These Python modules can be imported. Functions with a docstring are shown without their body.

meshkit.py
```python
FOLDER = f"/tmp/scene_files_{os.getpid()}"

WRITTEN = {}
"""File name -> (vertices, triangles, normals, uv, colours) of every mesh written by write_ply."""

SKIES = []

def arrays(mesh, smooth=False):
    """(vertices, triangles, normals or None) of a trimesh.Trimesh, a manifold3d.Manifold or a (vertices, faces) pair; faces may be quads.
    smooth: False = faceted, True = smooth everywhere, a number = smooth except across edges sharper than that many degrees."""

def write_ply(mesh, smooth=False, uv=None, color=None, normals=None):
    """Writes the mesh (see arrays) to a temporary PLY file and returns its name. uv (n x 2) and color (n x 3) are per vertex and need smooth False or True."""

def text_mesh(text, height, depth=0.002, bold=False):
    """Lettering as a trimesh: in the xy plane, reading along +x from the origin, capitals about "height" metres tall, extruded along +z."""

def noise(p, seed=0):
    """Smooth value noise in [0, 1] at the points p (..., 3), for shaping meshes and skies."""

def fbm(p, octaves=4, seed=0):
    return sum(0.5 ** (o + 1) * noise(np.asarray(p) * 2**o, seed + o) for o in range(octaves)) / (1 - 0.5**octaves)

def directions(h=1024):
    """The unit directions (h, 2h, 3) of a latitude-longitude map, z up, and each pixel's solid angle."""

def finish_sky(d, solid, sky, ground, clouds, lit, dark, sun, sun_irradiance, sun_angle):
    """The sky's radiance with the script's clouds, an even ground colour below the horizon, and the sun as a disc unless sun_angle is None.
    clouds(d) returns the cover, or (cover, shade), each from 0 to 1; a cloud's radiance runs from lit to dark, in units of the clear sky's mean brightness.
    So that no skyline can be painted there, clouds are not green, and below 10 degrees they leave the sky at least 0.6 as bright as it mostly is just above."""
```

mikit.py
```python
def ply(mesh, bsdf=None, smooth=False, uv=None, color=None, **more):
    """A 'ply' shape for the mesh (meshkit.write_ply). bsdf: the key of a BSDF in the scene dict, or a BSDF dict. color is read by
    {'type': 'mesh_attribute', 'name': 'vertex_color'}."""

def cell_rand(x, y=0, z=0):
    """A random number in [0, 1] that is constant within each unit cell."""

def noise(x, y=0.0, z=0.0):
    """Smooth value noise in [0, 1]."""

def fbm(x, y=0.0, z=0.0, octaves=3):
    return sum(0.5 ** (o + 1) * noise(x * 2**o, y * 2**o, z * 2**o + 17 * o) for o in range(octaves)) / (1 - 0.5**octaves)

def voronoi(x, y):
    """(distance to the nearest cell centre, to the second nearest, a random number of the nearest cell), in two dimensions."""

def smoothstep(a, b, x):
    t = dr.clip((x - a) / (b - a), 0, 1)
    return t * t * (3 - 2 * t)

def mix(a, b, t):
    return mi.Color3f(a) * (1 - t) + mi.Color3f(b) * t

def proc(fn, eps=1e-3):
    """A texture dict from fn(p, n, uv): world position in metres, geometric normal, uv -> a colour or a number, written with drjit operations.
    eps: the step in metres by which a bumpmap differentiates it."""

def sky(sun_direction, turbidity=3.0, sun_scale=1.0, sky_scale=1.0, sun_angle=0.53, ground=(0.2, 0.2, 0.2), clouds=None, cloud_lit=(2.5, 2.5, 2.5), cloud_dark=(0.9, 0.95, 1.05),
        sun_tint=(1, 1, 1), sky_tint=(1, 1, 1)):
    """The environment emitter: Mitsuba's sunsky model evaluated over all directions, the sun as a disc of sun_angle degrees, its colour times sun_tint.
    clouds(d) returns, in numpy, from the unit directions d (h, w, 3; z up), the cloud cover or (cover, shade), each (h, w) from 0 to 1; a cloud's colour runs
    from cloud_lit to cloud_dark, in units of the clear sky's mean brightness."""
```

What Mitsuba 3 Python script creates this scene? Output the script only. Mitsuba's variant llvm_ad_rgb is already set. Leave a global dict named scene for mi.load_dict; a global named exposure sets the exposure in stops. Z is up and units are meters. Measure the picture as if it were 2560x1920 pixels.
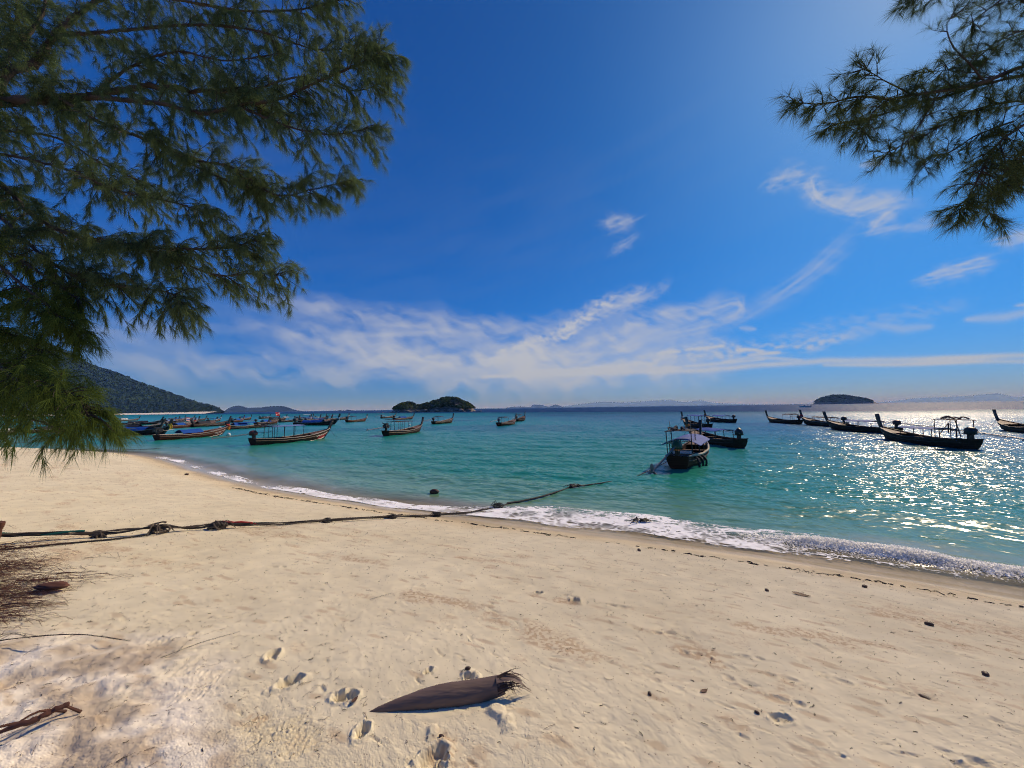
import math, random
import numpy as np, trimesh, mitsuba as mi, drjit as dr, mikit, meshkit
from mikit import noise, fbm, voronoi, cell_rand, smoothstep, mix
from scipy.spatial import cKDTree
T = mi.ScalarTransform4f
scene, labels = {}, {}

# ---------------------------------------------------------------- camera, air, sky, exposure
EYE = [0, 0, 3.0]
ROLL, PITCH = math.radians(0.827), math.radians(3.585)
exposure = 1.35
scene['air'] = {'type': 'homogeneous', 'albedo': {'type': 'rgb', 'value': [0.95, 0.95, 0.95]},
                'sigma_t': {'type': 'rgb', 'value': [2.6e-5, 4.5e-5, 8.0e-5]}}
scene['camera'] = {'type': 'perspective', 'fov': math.degrees(2 * math.atan(512 / 385)), 'fov_axis': 'x', 'near_clip': 0.05, 'far_clip': 2e5,
                   'to_world': T().look_at(EYE, [0, math.cos(PITCH), EYE[2] + math.sin(PITCH)], [math.sin(ROLL), 0, math.cos(ROLL)]),
                   'medium': {'type': 'ref', 'id': 'air'}}
SUN = (0.598, 0.505, 0.622)
STROKES = [
([(-34.5,13.3),(-26.2,13.5),(-17.2,12.9),(-7.2,12.4),(1.8,12.3),(10.1,12.8)],1.34,0.30),
([(-34.5,10.5),(-28.4,10.0),(-20.3,8.6),(-10.6,7.6),(-0.4,7.7),(10.0,9.8)],1.62,0.42),
([(-29.5,11.9),(-20.3,11.2),(-10.6,11.6),(-3.1,11.0)],0.93,0.22),
([(-5.9,6.4),(1.0,8.7),(8.0,11.4),(13.5,14.0),(18.2,15.7)],0.87,0.50),
([(15.4,14.4),(18.4,15.4),(19.5,16.5)],0.44,0.40),
([(10.1,12.1),(16.1,14.0),(21.5,15.5),(22.6,17.0)],0.49,0.38),
([(-0.4,5.6),(10.0,8.4),(19.8,11.1),(26.9,12.7),(28.9,14.1)],1.28,0.45),
([(24.6,11.6),(28.0,12.3),(30.7,13.0),(31.3,12.1),(29.5,10.8),(23.3,9.8),(13.3,7.3)],0.69,0.42),
([(13.2,5.3),(25.5,6.9),(33.4,7.2),(39.3,7.2),(43.6,7.7)],0.86,0.40),
([(43.3,8.6),(45.8,7.6),(47.7,7.6)],0.43,0.28),
([(-26.1,8.8),(-7.3,7.7),(13.3,8.0),(28.9,7.8)],3.20,0.42),
([(-10.6,5.0),(3.1,5.2),(19.6,5.7),(30.9,6.2)],2.46,0.42),
([(-49.1,4.3),(-40.5,5.6),(-31.4,5.8),(-13.9,5.3)],1.76,0.30),
([(-49.2,7.0),(-44.3,8.1),(-38.5,9.2)],1.38,0.16),
([(-39.8,11.2),(-35.4,11.2),(-33.5,9.7)],1.66,0.12),
([(34.9,25.7),(36.8,26.1),(38.8,25.6)],0.61,0.50),
([(40.0,25.5),(39.1,24.5),(39.8,22.9),(41.3,21.5),(42.9,20.5),(44.8,20.7),(47.0,19.9)],0.56,0.58),
([(40.5,22.1),(42.6,22.4),(43.6,22.5)],0.41,0.35),
([(43.6,18.2),(44.7,19.1),(45.9,19.5)],0.41,0.50),
([(43.9,18.0),(46.7,17.8),(49.0,17.5)],0.36,0.25),
([(13.7,24.9),(16.1,24.9),(18.6,25.8)],0.63,0.36),
([(14.7,21.3),(16.7,22.0),(18.8,23.1)],0.36,0.22),
([(31.1,10.9),(36.1,13.5),(39.1,15.6),(42.1,18.0)],0.67,0.25),
([(47.2,12.1),(50.2,12.6),(52.4,12.9)],0.39,0.46),
([(52.2,14.2),(53.9,14.4),(55.0,14.4)],0.39,0.50),
([(50.2,7.9),(52.4,7.7),(54.2,8.0)],0.38,0.45),
([(35.9,8.8),(44.1,8.9),(50.6,9.5)],0.69,0.12),
([(43.5,24.8),(45.0,24.5)],0.30,0.30),
([(-4.5,4.7),(3.1,4.9),(13.2,4.9),(25.5,4.7),(33.3,4.9),(39.2,4.9),(45.6,4.5),(50.3,4.2),(54.4,4.0)],0.35,0.85),
([(1.7,5.4),(10.6,5.6),(17.1,5.9),(20.8,5.9)],0.33,0.60),
([(8.5,4.9),(19.6,5.3),(23.8,5.2)],0.32,0.60),
([(24.3,5.3),(29.8,5.5),(33.4,5.6)],0.24,0.65),
([(28.8,5.6),(31.9,6.0),(34.8,5.6),(37.1,5.2)],0.23,0.60),
([(39.2,4.4),(45.6,4.0),(50.2,3.8),(54.4,3.4)],0.22,0.70),
([(20.9,7.3),(22.4,7.4),(23.7,7.3)],0.25,0.75),
([(24.4,7.5),(27.2,7.6),(29.1,7.7)],0.21,0.75),
([(30.5,7.0),(31.9,7.0),(33.4,6.7)],0.20,0.75),
([(31.8,6.3),(33.9,6.3),(35.1,6.3)],0.20,0.70),
([(31.1,9.8),(32.6,9.5)],0.29,0.35),
([(53.1,8.6),(54.7,8.4)],0.16,0.60)]


def clouds(d):
    """Cirrus streaks, a broad veil and thin bright bands low over the horizon, as strokes in azimuth and elevation (degrees) broken up by noise."""
    az = np.degrees(np.arctan2(d[..., 0], d[..., 1])); el = np.degrees(np.arcsin(np.clip(d[..., 2], -1, 1)))
    P = np.stack([az * 0.16, el * 0.16, az * 0], -1)
    wx = (meshkit.fbm(P, 4, 3) - .5) * 2; wy = (meshkit.fbm(P + 31.7, 4, 9) - .5) * 2
    low = np.clip((el - 5) / 10, 0, 1)
    # fibres along the streaks (they rise gently to the right)
    Q = np.stack([(az * .97 + el * .35) * .10 + wx * .25, (el * .95 - az * .22) * .75 + wy * .5, az * 0 + 5], -1)
    fib = np.clip((meshkit.fbm(Q, 5, 21) - .33) / .34, 0, 1)
    Q2 = np.stack([az * .35 + wx, el * .6 + wy, az * 0 + 9], -1)
    puff = np.clip((meshkit.fbm(Q2, 5, 40) - .30) / .40, 0, 1)
    tex = .25 + .75 * (.6 * fib + .4 * puff)
    cover = np.zeros(az.shape)
    r = np.random.default_rng(19); strands = []
    for pts, w, op in STROKES:                                        # a small cloud is a faint patch and a sheaf of thin fibres
        if not .3 < w < .95 or pts[0][1] < 10:
            strands.append((pts, w, op)); continue
        p = np.array(pts); t = np.gradient(p, axis=0); nrm = np.stack([-t[:, 1], t[:, 0]], 1) / (np.linalg.norm(t, axis=1, keepdims=True) + 1e-9)
        strands.append((pts, w * 1.5, op * .50))
        for k in range(7):
            f = np.linspace(0, 1, len(p))[:, None]
            q = p + nrm * w * (r.normal() * .7 + (f - .5) * r.normal() * 1.2) + t * r.normal() * .35
            strands.append(([tuple(x) for x in q], w * r.uniform(.16, .34), op * r.uniform(.25, .75)))
    for pts, w, op in strands:
        p = np.array(pts)
        m = (az > p[:, 0].min() - 5 * w) & (az < p[:, 0].max() + 5 * w) & (el > p[:, 1].min() - 5 * w) & (el < p[:, 1].max() + 5 * w)
        k = .9 if w > .8 else .35
        ca = np.cos(np.radians(p[:, 1].mean()))
        x = (az[m] + k * w * wx[m] * 1.3) * ca; y = el[m] + k * w * wy[m] * 1.6
        best = np.full(x.shape, 9e9); along = np.zeros(x.shape)
        L = np.r_[0, np.cumsum(np.hypot(np.diff(p[:, 0] * ca), np.diff(p[:, 1])))]
        for i in range(len(p) - 1):
            a = np.array([p[i, 0] * ca, p[i, 1]]); b = np.array([p[i + 1, 0] * ca, p[i + 1, 1]]) - a
            t = np.clip(((x - a[0]) * b[0] + (y - a[1]) * b[1]) / (b @ b), 0, 1)
            q = np.hypot(x - a[0] - t * b[0], y - a[1] - t * b[1])
            s = q < best
            best[s] = q[s]; along[s] = (L[i] + t[s] * (L[i + 1] - L[i])) / L[-1]
        width = w * (.35 + .65 * np.sin(np.pi * np.clip(along * .9 + .05, 0, 1)) ** .6)
        v = best / width
        if w < .30 and p[:, 1].mean() > 10: g = np.exp(-v ** 2) * op * np.clip(tex[m] * 1.3, 0, 1.2) * np.clip(np.minimum(along, 1 - along) * 4, 0, 1)
        elif w < .45: g = np.exp(-v ** 2 * .9) * min(op * 1.3, .95) * (.55 + .55 * tex[m])
        else:
            # frayed edges: fine fibres drawn out along the streak
            fr = meshkit.fbm(np.stack([along * L[-1] * .55 / w + pts[0][0], (x * .3 + y) * 1.5 / w + wy[m], along * 0 + 3], -1), 4, 5) - .5
            fr2 = meshkit.fbm(np.stack([x * 1.6 / w ** .5, y * 2.6 / w ** .5, x * 0 + 8], -1), 4, 6) - .5
            e = np.exp(-(v / (1.7 if w < 1 else 1.35)) ** 2) * (1 + 2.4 * fr + (2.0 if w < 1 else .45) * fr2) - .10
            g = np.clip(e, 0, 1.3) ** (1.4 if w < 1 else 1.) * op * (1.2 if w < 1 else 1.5 * tex[m] ** .45) * np.clip(np.minimum(along, 1 - along) * 6 + .25, 0, 1)
        cover[m] = 1 - (1 - cover[m]) * (1 - np.clip(g, 0, 1))
    # the rest of the sky carries the same thin veil here and there
    veil = np.clip((meshkit.fbm(np.stack([az * .03, el * .07, az * 0 + 2], -1), 4, 77) - .55) / .3, 0, 1) * fib * .03
    cover = 1 - (1 - cover) * (1 - veil * np.clip(el / 10, 0, 1))
    # the thin bright aureole of high haze round the sun
    sd = np.degrees(np.arccos(np.clip(d @ (np.array(SUN) / np.linalg.norm(SUN)), -1, 1)))
    aur = .13 * np.exp(-(sd / 30) ** 1.6) + .32 * np.exp(-(sd / 12) ** 1.3)
    # pale haze low over the sea, brighter towards the sun
    hz = np.exp(-np.clip(el, 0, 90) / 3.2) * (.50 + .25 * np.exp(-((az - 50) / 45) ** 2))
    total = 1 - (1 - cover) * (1 - hz) * (1 - aur)
    shade = (hz * (.75 - .6 * np.exp(-((az - 50) / 50) ** 2)) + aur * np.clip(sd / 30, 0, 1) * .9 + cover * .0) / (hz + aur + cover + 1e-6)
    return np.clip(total, 0, .93), np.clip(shade, 0, 1)

scene['sky'] = mikit.sky(SUN, turbidity=3.0, clouds=clouds, cloud_lit=(3.3, 3.4, 3.7), cloud_dark=(1.0, 1.75, 2.6), sky_tint=(0.06, 0.48, 1.16), sun_tint=(1, .98, .94), ground=(.15, .2, .2))

# ---------------------------------------------------------------- materials
def rgb(*c): return {'type': 'rgb', 'value': list(c)}
def prin(key, color, rough=.6, two=True, **k):
    b = {'type': 'principled', 'base_color': rgb(*color) if isinstance(color, tuple) else color, 'roughness': rough, **k}
    scene[key] = {'type': 'twosided', 'bsdf': b} if two else b
def bumped(key, color, height, rough=.7, scale=1.0, eps=.004, **k):
    scene[key] = {'type': 'twosided', 'bsdf': {'type': 'bumpmap', 'arbitrary': mikit.proc(height, eps), 'scale': scale,
                  'bsdf': {'type': 'principled', 'base_color': mikit.proc(color) if callable(color) else rgb(*color), 'roughness': rough, **k}}}

# the shoreline: s runs along the beach, u inland from the water's edge
SH = (2.04068045e-07, 2.91351286e-05, 1.24801032e-03, 1.47040117e-02, -5.05300271e-02, -9.35541841e+00)
TX, TY = .8559893, -.51699354
def shore_su(x, y, lib=np):
    s = x * TX + y * TY
    sc = lib.clip(s, -70, 5)
    c = sc * 0 + SH[0]
    for k in SH[1:]: c = c * sc + k
    c = c + (s - sc) * .02
    return s, (x * TY - y * TX) - c
def sand_base(u):
    """Height of the smooth beach above the calm sea at u metres inland."""
    up = np.clip(u, 0, None)
    dn = np.clip(-u, 0, None)
    return 1.55 * (1 - np.exp(-(up / 6.2) ** 1.12)) - np.minimum(.11 * dn, 2.5) + .0

def sand_color(p, n, uv):
    s, u = shore_su(p.x, p.y, dr)
    big = fbm(p.x * .7, p.y * .7, 0, 3)
    mid = fbm(p.x * 5, p.y * 5, 3, 3)
    c = mix((.625, .55, .375), (.705, .635, .455), big)
    # brown patches where the crust is scuffed open, drawn out along the beach
    v = noise(s * .6 + 3, u * 2.1, 5) * .6 + noise(s * 1.9, u * 6, 8) * .4
    patch = smoothstep(.60, .76, v + .05 * smoothstep(-2., 4., s)) * smoothstep(.35, .6, mid) * smoothstep(2.0, 3.5, u)
    c = mix(c, (.43, .315, .195), patch * (.25 + .6 * smoothstep(.35, .65, noise(p.x * 45, p.y * 45, 6))))
    # loose dry pale sand high up on the left
    loose = smoothstep(.0, .5, -1.55 - p.x - .62 * dr.maximum(p.y - 2.1, 0) + .9 * (noise(p.x * 1.9, p.y * 1.9, 2) - .5))
    c = mix(c, mix((.50, .415, .30), (.78, .715, .59), smoothstep(.35, .62, fbm(p.x * 3.2, p.y * 3.2, 9, 3))), loose * smoothstep(3.6, 3.1, p.y))
    # small scuffs in the crust, drawn out along the beach, showing the browner sand beneath
    w_ = voronoi(s * 2.6 + .5 * mid, u * 7.5 + .7 * big)
    sc_ = smoothstep(.30, .10, w_[0] + .25 * (fbm(p.x * 16, p.y * 16, 2, 2) - .5)) * smoothstep(.62, .80, w_[2])
    c = mix(c, (.44, .325, .20), sc_ * .55 * smoothstep(1.5, 2.5, u))
    # dark grains
    g = cell_rand(dr.floor(p.x * 130), dr.floor(p.y * 130), 1)
    c = mix(c, (.22, .15, .09), smoothstep(.985, .997, g) * .8)
    c = c * (.88 + .24 * mid)
    # wet towards the water
    edge = .95 + .55 * (noise(s * .55, 1, 4) - .5) + .22 * (noise(s * 2.6, 7, 4) - .5)
    wet = smoothstep(edge + .12, edge - .35, u)
    c = mix(c, c * mi.Color3f(.70, .69, .69), wet)
    damp = smoothstep(edge + 1.1, edge, u)
    return mix(c, c * mi.Color3f(.93, .86, .76), damp)
def sand_rough(p, n, uv):
    s, u = shore_su(p.x, p.y, dr)
    return dr.lerp(.14, .95, smoothstep(.2, .95, u + .3 * (noise(s * .9, u * .5, 4) - .5)))
def sand_bump(p, n, uv):
    s, u = shore_su(p.x, p.y, dr)
    k = smoothstep(.3, 1.1, u)
    return k * (.011 * fbm(p.x * 24, p.y * 24, 1, 4) + .0045 * noise(p.x * 170, p.y * 170, 2))
scene['sand_mat'] = {'type': 'twosided', 'bsdf': {'type': 'bumpmap', 'arbitrary': mikit.proc(sand_bump, .003), 'scale': 1.0,
    'bsdf': {'type': 'principled', 'base_color': mikit.proc(sand_color), 'roughness': mikit.proc(sand_rough), 'specular': .4}}}

# the sea: the colour of the water body by its depth; clear where it is only a film over the sand
REEF = ((-400., 600.), (-150., 470.), (-50., 330.), (0., 290.), (60., 210.), (110., 165.), (250., 150.))
def sea_color(p, n, uv):
    s, u = shore_su(p.x, p.y, dr)
    d = -u
    q = fbm(s * .05, u * .16, 3, 4)
    q2 = fbm(s * .35, u * .9, 6, 3)
    c = mix((.36, .34, .25), (.095, .225, .130), smoothstep(0.2, 2.6, d + 1.6 * (q2 - .5)))
    c = mix(c, (.018, .215, .150), smoothstep(2., 8., d + 3 * (q2 - .5)))
    c = mix(c, (.003, .200, .180), smoothstep(9., 38., d + 14 * (q - .5)))
    c = mix(c, (.003, .170, .190), smoothstep(45., 110., d + 40 * (q - .5)))
    c = mix(c, (.004, .085, .155), smoothstep(12., 42., p.x + .15 * p.y + 8 * (q - .5)) * smoothstep(3., 14., d) * .75)
    # darker patches painted into the lagoon colour, in place of wave shading
    weed = smoothstep(.56, .70, fbm(p.x * .035, p.y * .05, 12, 4)) * smoothstep(14., 40., d)  # weed: mask of the painted wave shade, no plants
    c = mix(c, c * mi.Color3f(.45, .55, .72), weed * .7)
    # the drop-off
    edge = dr.select(p.x < 0, 290. - p.x * .75, 290. - p.x * 1.15)
    edge = dr.maximum(edge, 140.)
    dist = p.y + 40 * (q - .5)
    return mix(c, (.001, .034, .125), smoothstep(edge * .86, edge * 1.04, dist))
def sea_opacity(p, n, uv):
    s, u = shore_su(p.x, p.y, dr)
    return dr.clip(.12 + .88 * smoothstep(-.15, 2.1, -u + .5 * (noise(s * .8, u * 1.5, 2) - .5)), 0, 1)
def sea_bump(p, n, uv):
    s, u = shore_su(p.x, p.y, dr)
    r = dr.sqrt(dr.square(p.x) + dr.square(p.y))
    a = .045 * fbm(s * 1.1 + u * .3, u * 2.0 - s * .2, 1, 2) + .060 * fbm(s * 2.7 - u, u * 4.3 + s * .8, 2, 2) + .022 * fbm(s * 8 + u, u * 12 + s, 3, 2)
    b = .8 * fbm(s * .10, u * .22, 5, 3)
    return a * (.35 + .65 * smoothstep(1., 9., -u)) + b * smoothstep(60., 160., r)
def sea_rough(p, n, uv):
    s, u = shore_su(p.x, p.y, dr)
    return dr.lerp(.17, .34, smoothstep(8., 160., -u))
def sea_deep(p, n, uv):
    edge = dr.maximum(dr.select(p.x < 0, 290. - p.x * .75, 290. - p.x * 1.15), 140.)
    return smoothstep(edge * .45, edge * 1.02, p.y + 30 * (noise(p.x * .02, p.y * .02, 3) - .5))
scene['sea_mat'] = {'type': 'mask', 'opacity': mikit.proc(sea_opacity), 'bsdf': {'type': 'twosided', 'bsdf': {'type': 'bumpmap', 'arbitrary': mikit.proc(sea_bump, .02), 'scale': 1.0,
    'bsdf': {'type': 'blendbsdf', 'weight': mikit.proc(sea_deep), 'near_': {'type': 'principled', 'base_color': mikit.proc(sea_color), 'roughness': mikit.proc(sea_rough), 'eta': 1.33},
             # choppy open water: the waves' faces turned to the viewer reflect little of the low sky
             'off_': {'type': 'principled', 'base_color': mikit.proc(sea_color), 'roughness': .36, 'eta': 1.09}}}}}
def foam_opacity(p, n, uv):
    s, u = shore_su(p.x, p.y, dr)
    wx, wy = fbm(s * 3, u * 3, 1, 2) - .5, fbm(s * 3, u * 3, 8, 2) - .5
    a = voronoi(s * 5.5 + wx * 2.4, u * 8.5 + wy * 2.4)
    b = voronoi(s * 17 + wx * 3, u * 21 + wy * 3)
    th = .14 + .62 * smoothstep(.32, .70, fbm(s * 1.1, u * 2.0, 4, 3))
    lace = dr.maximum(smoothstep(th + .12, th - .10, a[1] - a[0]), .8 * smoothstep(.22, .02, b[1] - b[0]) * smoothstep(.38, .62, noise(s * 2.3, u * 3.6, 2)))
    return dr.clip(lace * .96, 0, 1)
scene['foam_mat'] = {'type': 'mask', 'opacity': mikit.proc(foam_opacity), 'bsdf': {'type': 'twosided', 'bsdf': {'type': 'principled', 'base_color': rgb(.96, .96, .94), 'roughness': .8}}}
scene['froth_mat'] = {'type': 'principledthin', 'base_color': rgb(.96, .96, .94), 'roughness': .7, 'diff_trans': 1.25, 'spec_trans': 0.}

def plank_wood(key, a, b, rough=.5, plank=9.0):
    def col(p, n, uv):
        row = dr.floor(uv.y * plank)
        g = fbm(uv.x * 9 + row * 7, uv.y * 60, row, 3)
        c = mix(a, b, dr.clip(.75 * g + .35 * (cell_rand(row, 3) - .4), 0, 1))
        f = uv.y * plank - row
        seam = 1 - smoothstep(0., .06, f) * smoothstep(1., .94, f)
        return c * (1 - .6 * seam)
    scene[key] = {'type': 'twosided', 'bsdf': {'type': 'principled', 'base_color': mikit.proc(col), 'roughness': .65, 'specular': .15}}
plank_wood('hull_dark', (.030, .014, .009), (.070, .034, .020))
plank_wood('hull_red', (.070, .016, .008), (.135, .036, .017))
plank_wood('hull_brown', (.040, .018, .010), (.080, .038, .022))
plank_wood('hull_grey', (.09, .080, .068), (.19, .165, .135))
HULLS = dict(d='hull_dark', r='hull_red', b='hull_brown', g='hull_grey')
prin('inner_wood', (.09, .042, .024), .65)
prin('deck_wood', (.17, .095, .065), .7)
prin('pale_rail', (.30, .26, .23), .5)
prin('dark_rail', (.035, .022, .018), .5)
prin('black_wood', (.016, .013, .013), .45)
prin('post_wood', (.03, .02, .016), .6)
prin('engine_black', (.015, .015, .017), .5)
prin('engine_red', (.09, .02, .018), .5)
prin('engine_green', (.010, .055, .018), .45)
prin('engine_blue', (.015, .04, .10), .5)
prin('steel', (.20, .18, .17), .45, metallic=.5)
def cloth(key, c):
    bumped(key, c, lambda p, n, uv: .05 * fbm(p.x * 3, p.y * 3, p.z * 3, 3), .75, 1.0, .02, specular=.15)
cloth('tarp_blue', (.012, .075, .33))
cloth('tarp_pale', (.13, .20, .38))
cloth('tarp_lilac', (.10, .15, .36))
cloth('tarp_white', (.62, .62, .60))
cloth('tarp_dark', (.035, .035, .045))
cloth('tarp_green', (.02, .10, .06))
prin('cloth_red', (.55, .02, .02), .7)
prin('cloth_yellow', (.65, .40, .02), .7)
prin('cloth_white', (.75, .74, .70), .7)
prin('cloth_blue', (.02, .05, .30), .7)
prin('cloth_orange', (.60, .14, .02), .7)
prin('paint_red', (.40, .015, .02), .4)
prin('paint_white', (.72, .70, .66), .4)
prin('rubber', (.012, .012, .013), .6)

def needle_mat(key, c1, c2, diff):
    scene[key] = {'type': 'principledthin', 'base_color': mikit.proc(lambda p, n, uv: mix(c1, c2, fbm(p.x * 1.3, p.y * 1.3, p.z * 1.3, 3))), 'roughness': .55, 'diff_trans': diff, 'spec_trans': 0., 'eta': 1.4}
needle_mat('needles_old', (.068, .114, .048), (.180, .238, .105), 1.2)
needle_mat('needles_fresh', (.062, .102, .024), (.155, .215, .048), 1.2)
needle_mat('needles_right', (.045, .075, .030), (.110, .140, .055), 1.1)
def bark_col(p, n, uv): return mix((.022, .016, .013), (.075, .055, .043), fbm(p.x * 14, p.y * 14, p.z * 5, 4))
bumped('bark', bark_col, lambda p, n, uv: .02 * fbm(p.x * 25, p.y * 25, p.z * 7, 3), .9)
prin('twig_mat', (.030, .020, .016), .8)
def root_col(p, n, uv): return mix((.050, .020, .012), (.145, .055, .032), fbm(p.x * 20, p.y * 20, p.z * 20, 3))
prin('root_mat', mikit.proc(root_col), .8)
def hill_col(p, n, uv): return mix((.014, .042, .020), (.050, .085, .030), fbm(p.x * .02, p.y * .02, p.z * .03, 4))
prin('hill_mat', mikit.proc(hill_col), .95, two=False, specular=.1)
def isle_col(p, n, uv): return mix((.020, .036, .014), (.115, .135, .038), smoothstep(.3, .75, fbm(p.x * .11, p.y * .11, p.z * .15, 4)))
prin('isle_leaf', mikit.proc(isle_col), .9, specular=.1)
prin('hill_leaf', mikit.proc(lambda p, n, uv: mix((.012, .032, .016), (.042, .068, .026), fbm(p.x * .03, p.y * .03, p.z * .04, 4))), .95, specular=.1)
prin('far_mat', (.03, .05, .03), .95, two=False, specular=.1)
def rock_col(p, n, uv): return mix((.06, .05, .042), (.27, .22, .18), smoothstep(.3, .7, fbm(p.x * .5, p.y * .5, p.z * .8, 4)))
prin('rock_mat', mikit.proc(rock_col), .9)
prin('white_sand', (.62, .56, .45), .9)
def spathe_col(p, n, uv):
    g = fbm(p.x * 6, p.y * 30, p.z * 30, 4)
    return mix((.095, .060, .047), (.185, .128, .105), g)
bumped('spathe_mat', spathe_col, lambda p, n, uv: .004 * fbm(p.x * 9, p.y * 90, p.z * 90, 3), .65, 1., .002)
prin('fibre_mat', (.085, .045, .028), .8)
def rope_col(p, n, uv): return mix((.035, .030, .026), (.17, .13, .095), fbm(p.x * 30, p.y * 30, p.z * 30, 3))
prin('rope_mat', mikit.proc(rope_col), .85)
prin('rope_dark', (.035, .032, .030), .8)
prin('rope_green', (.01, .11, .085), .7)
prin('nut_mat', (.055, .028, .020), .6)
prin('leaf_brown', (.11, .055, .028), .7)
prin('leaf_pale', (.42, .36, .27), .7)
prin('weed_mat', (.030, .022, .014), .7)
prin('float_white', (.70, .69, .65), .5)
prin('float_red', (.35, .03, .02), .5)

# ---------------------------------------------------------------- helpers
KINDS = {}
def add(key, shape, label=None, cat=None, group=None, kind=None):
    scene[key] = shape
    tag(key, label, cat, group, kind)
    return key
def tag(key, label=None, cat=None, group=None, kind=None):
    e = {k: v for k, v in dict(label=label, category=cat, group=group, kind=kind).items() if v}
    if e: labels[key] = e
def num(name, used={}):
    used[name] = used.get(name, -1) + 1
    return name if used[name] == 0 else '%s_%03d' % (name, used[name])
def part(parent, name):
    """The key of the next part of this name under the parent."""
    return num(parent + '__' + name)
def curve(pts, n):
    """A Catmull-Rom curve of n points through pts."""
    p = np.array(pts, float)
    if len(p) == 2: return p[0] + np.linspace(0, 1, n)[:, None] * (p[1] - p[0])
    q = np.vstack([2 * p[0] - p[1], p, 2 * p[-1] - p[-2]])
    t = np.linspace(0, len(p) - 1 - 1e-9, n); i = t.astype(int); t = (t - i)[:, None]
    a, b, c, d = q[i], q[i + 1], q[i + 2], q[i + 3]
    return .5 * (2 * b + (c - a) * t + (2 * a - 5 * b + 4 * c - d) * t ** 2 + (3 * b - a - 3 * c + d) * t ** 3)
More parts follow.
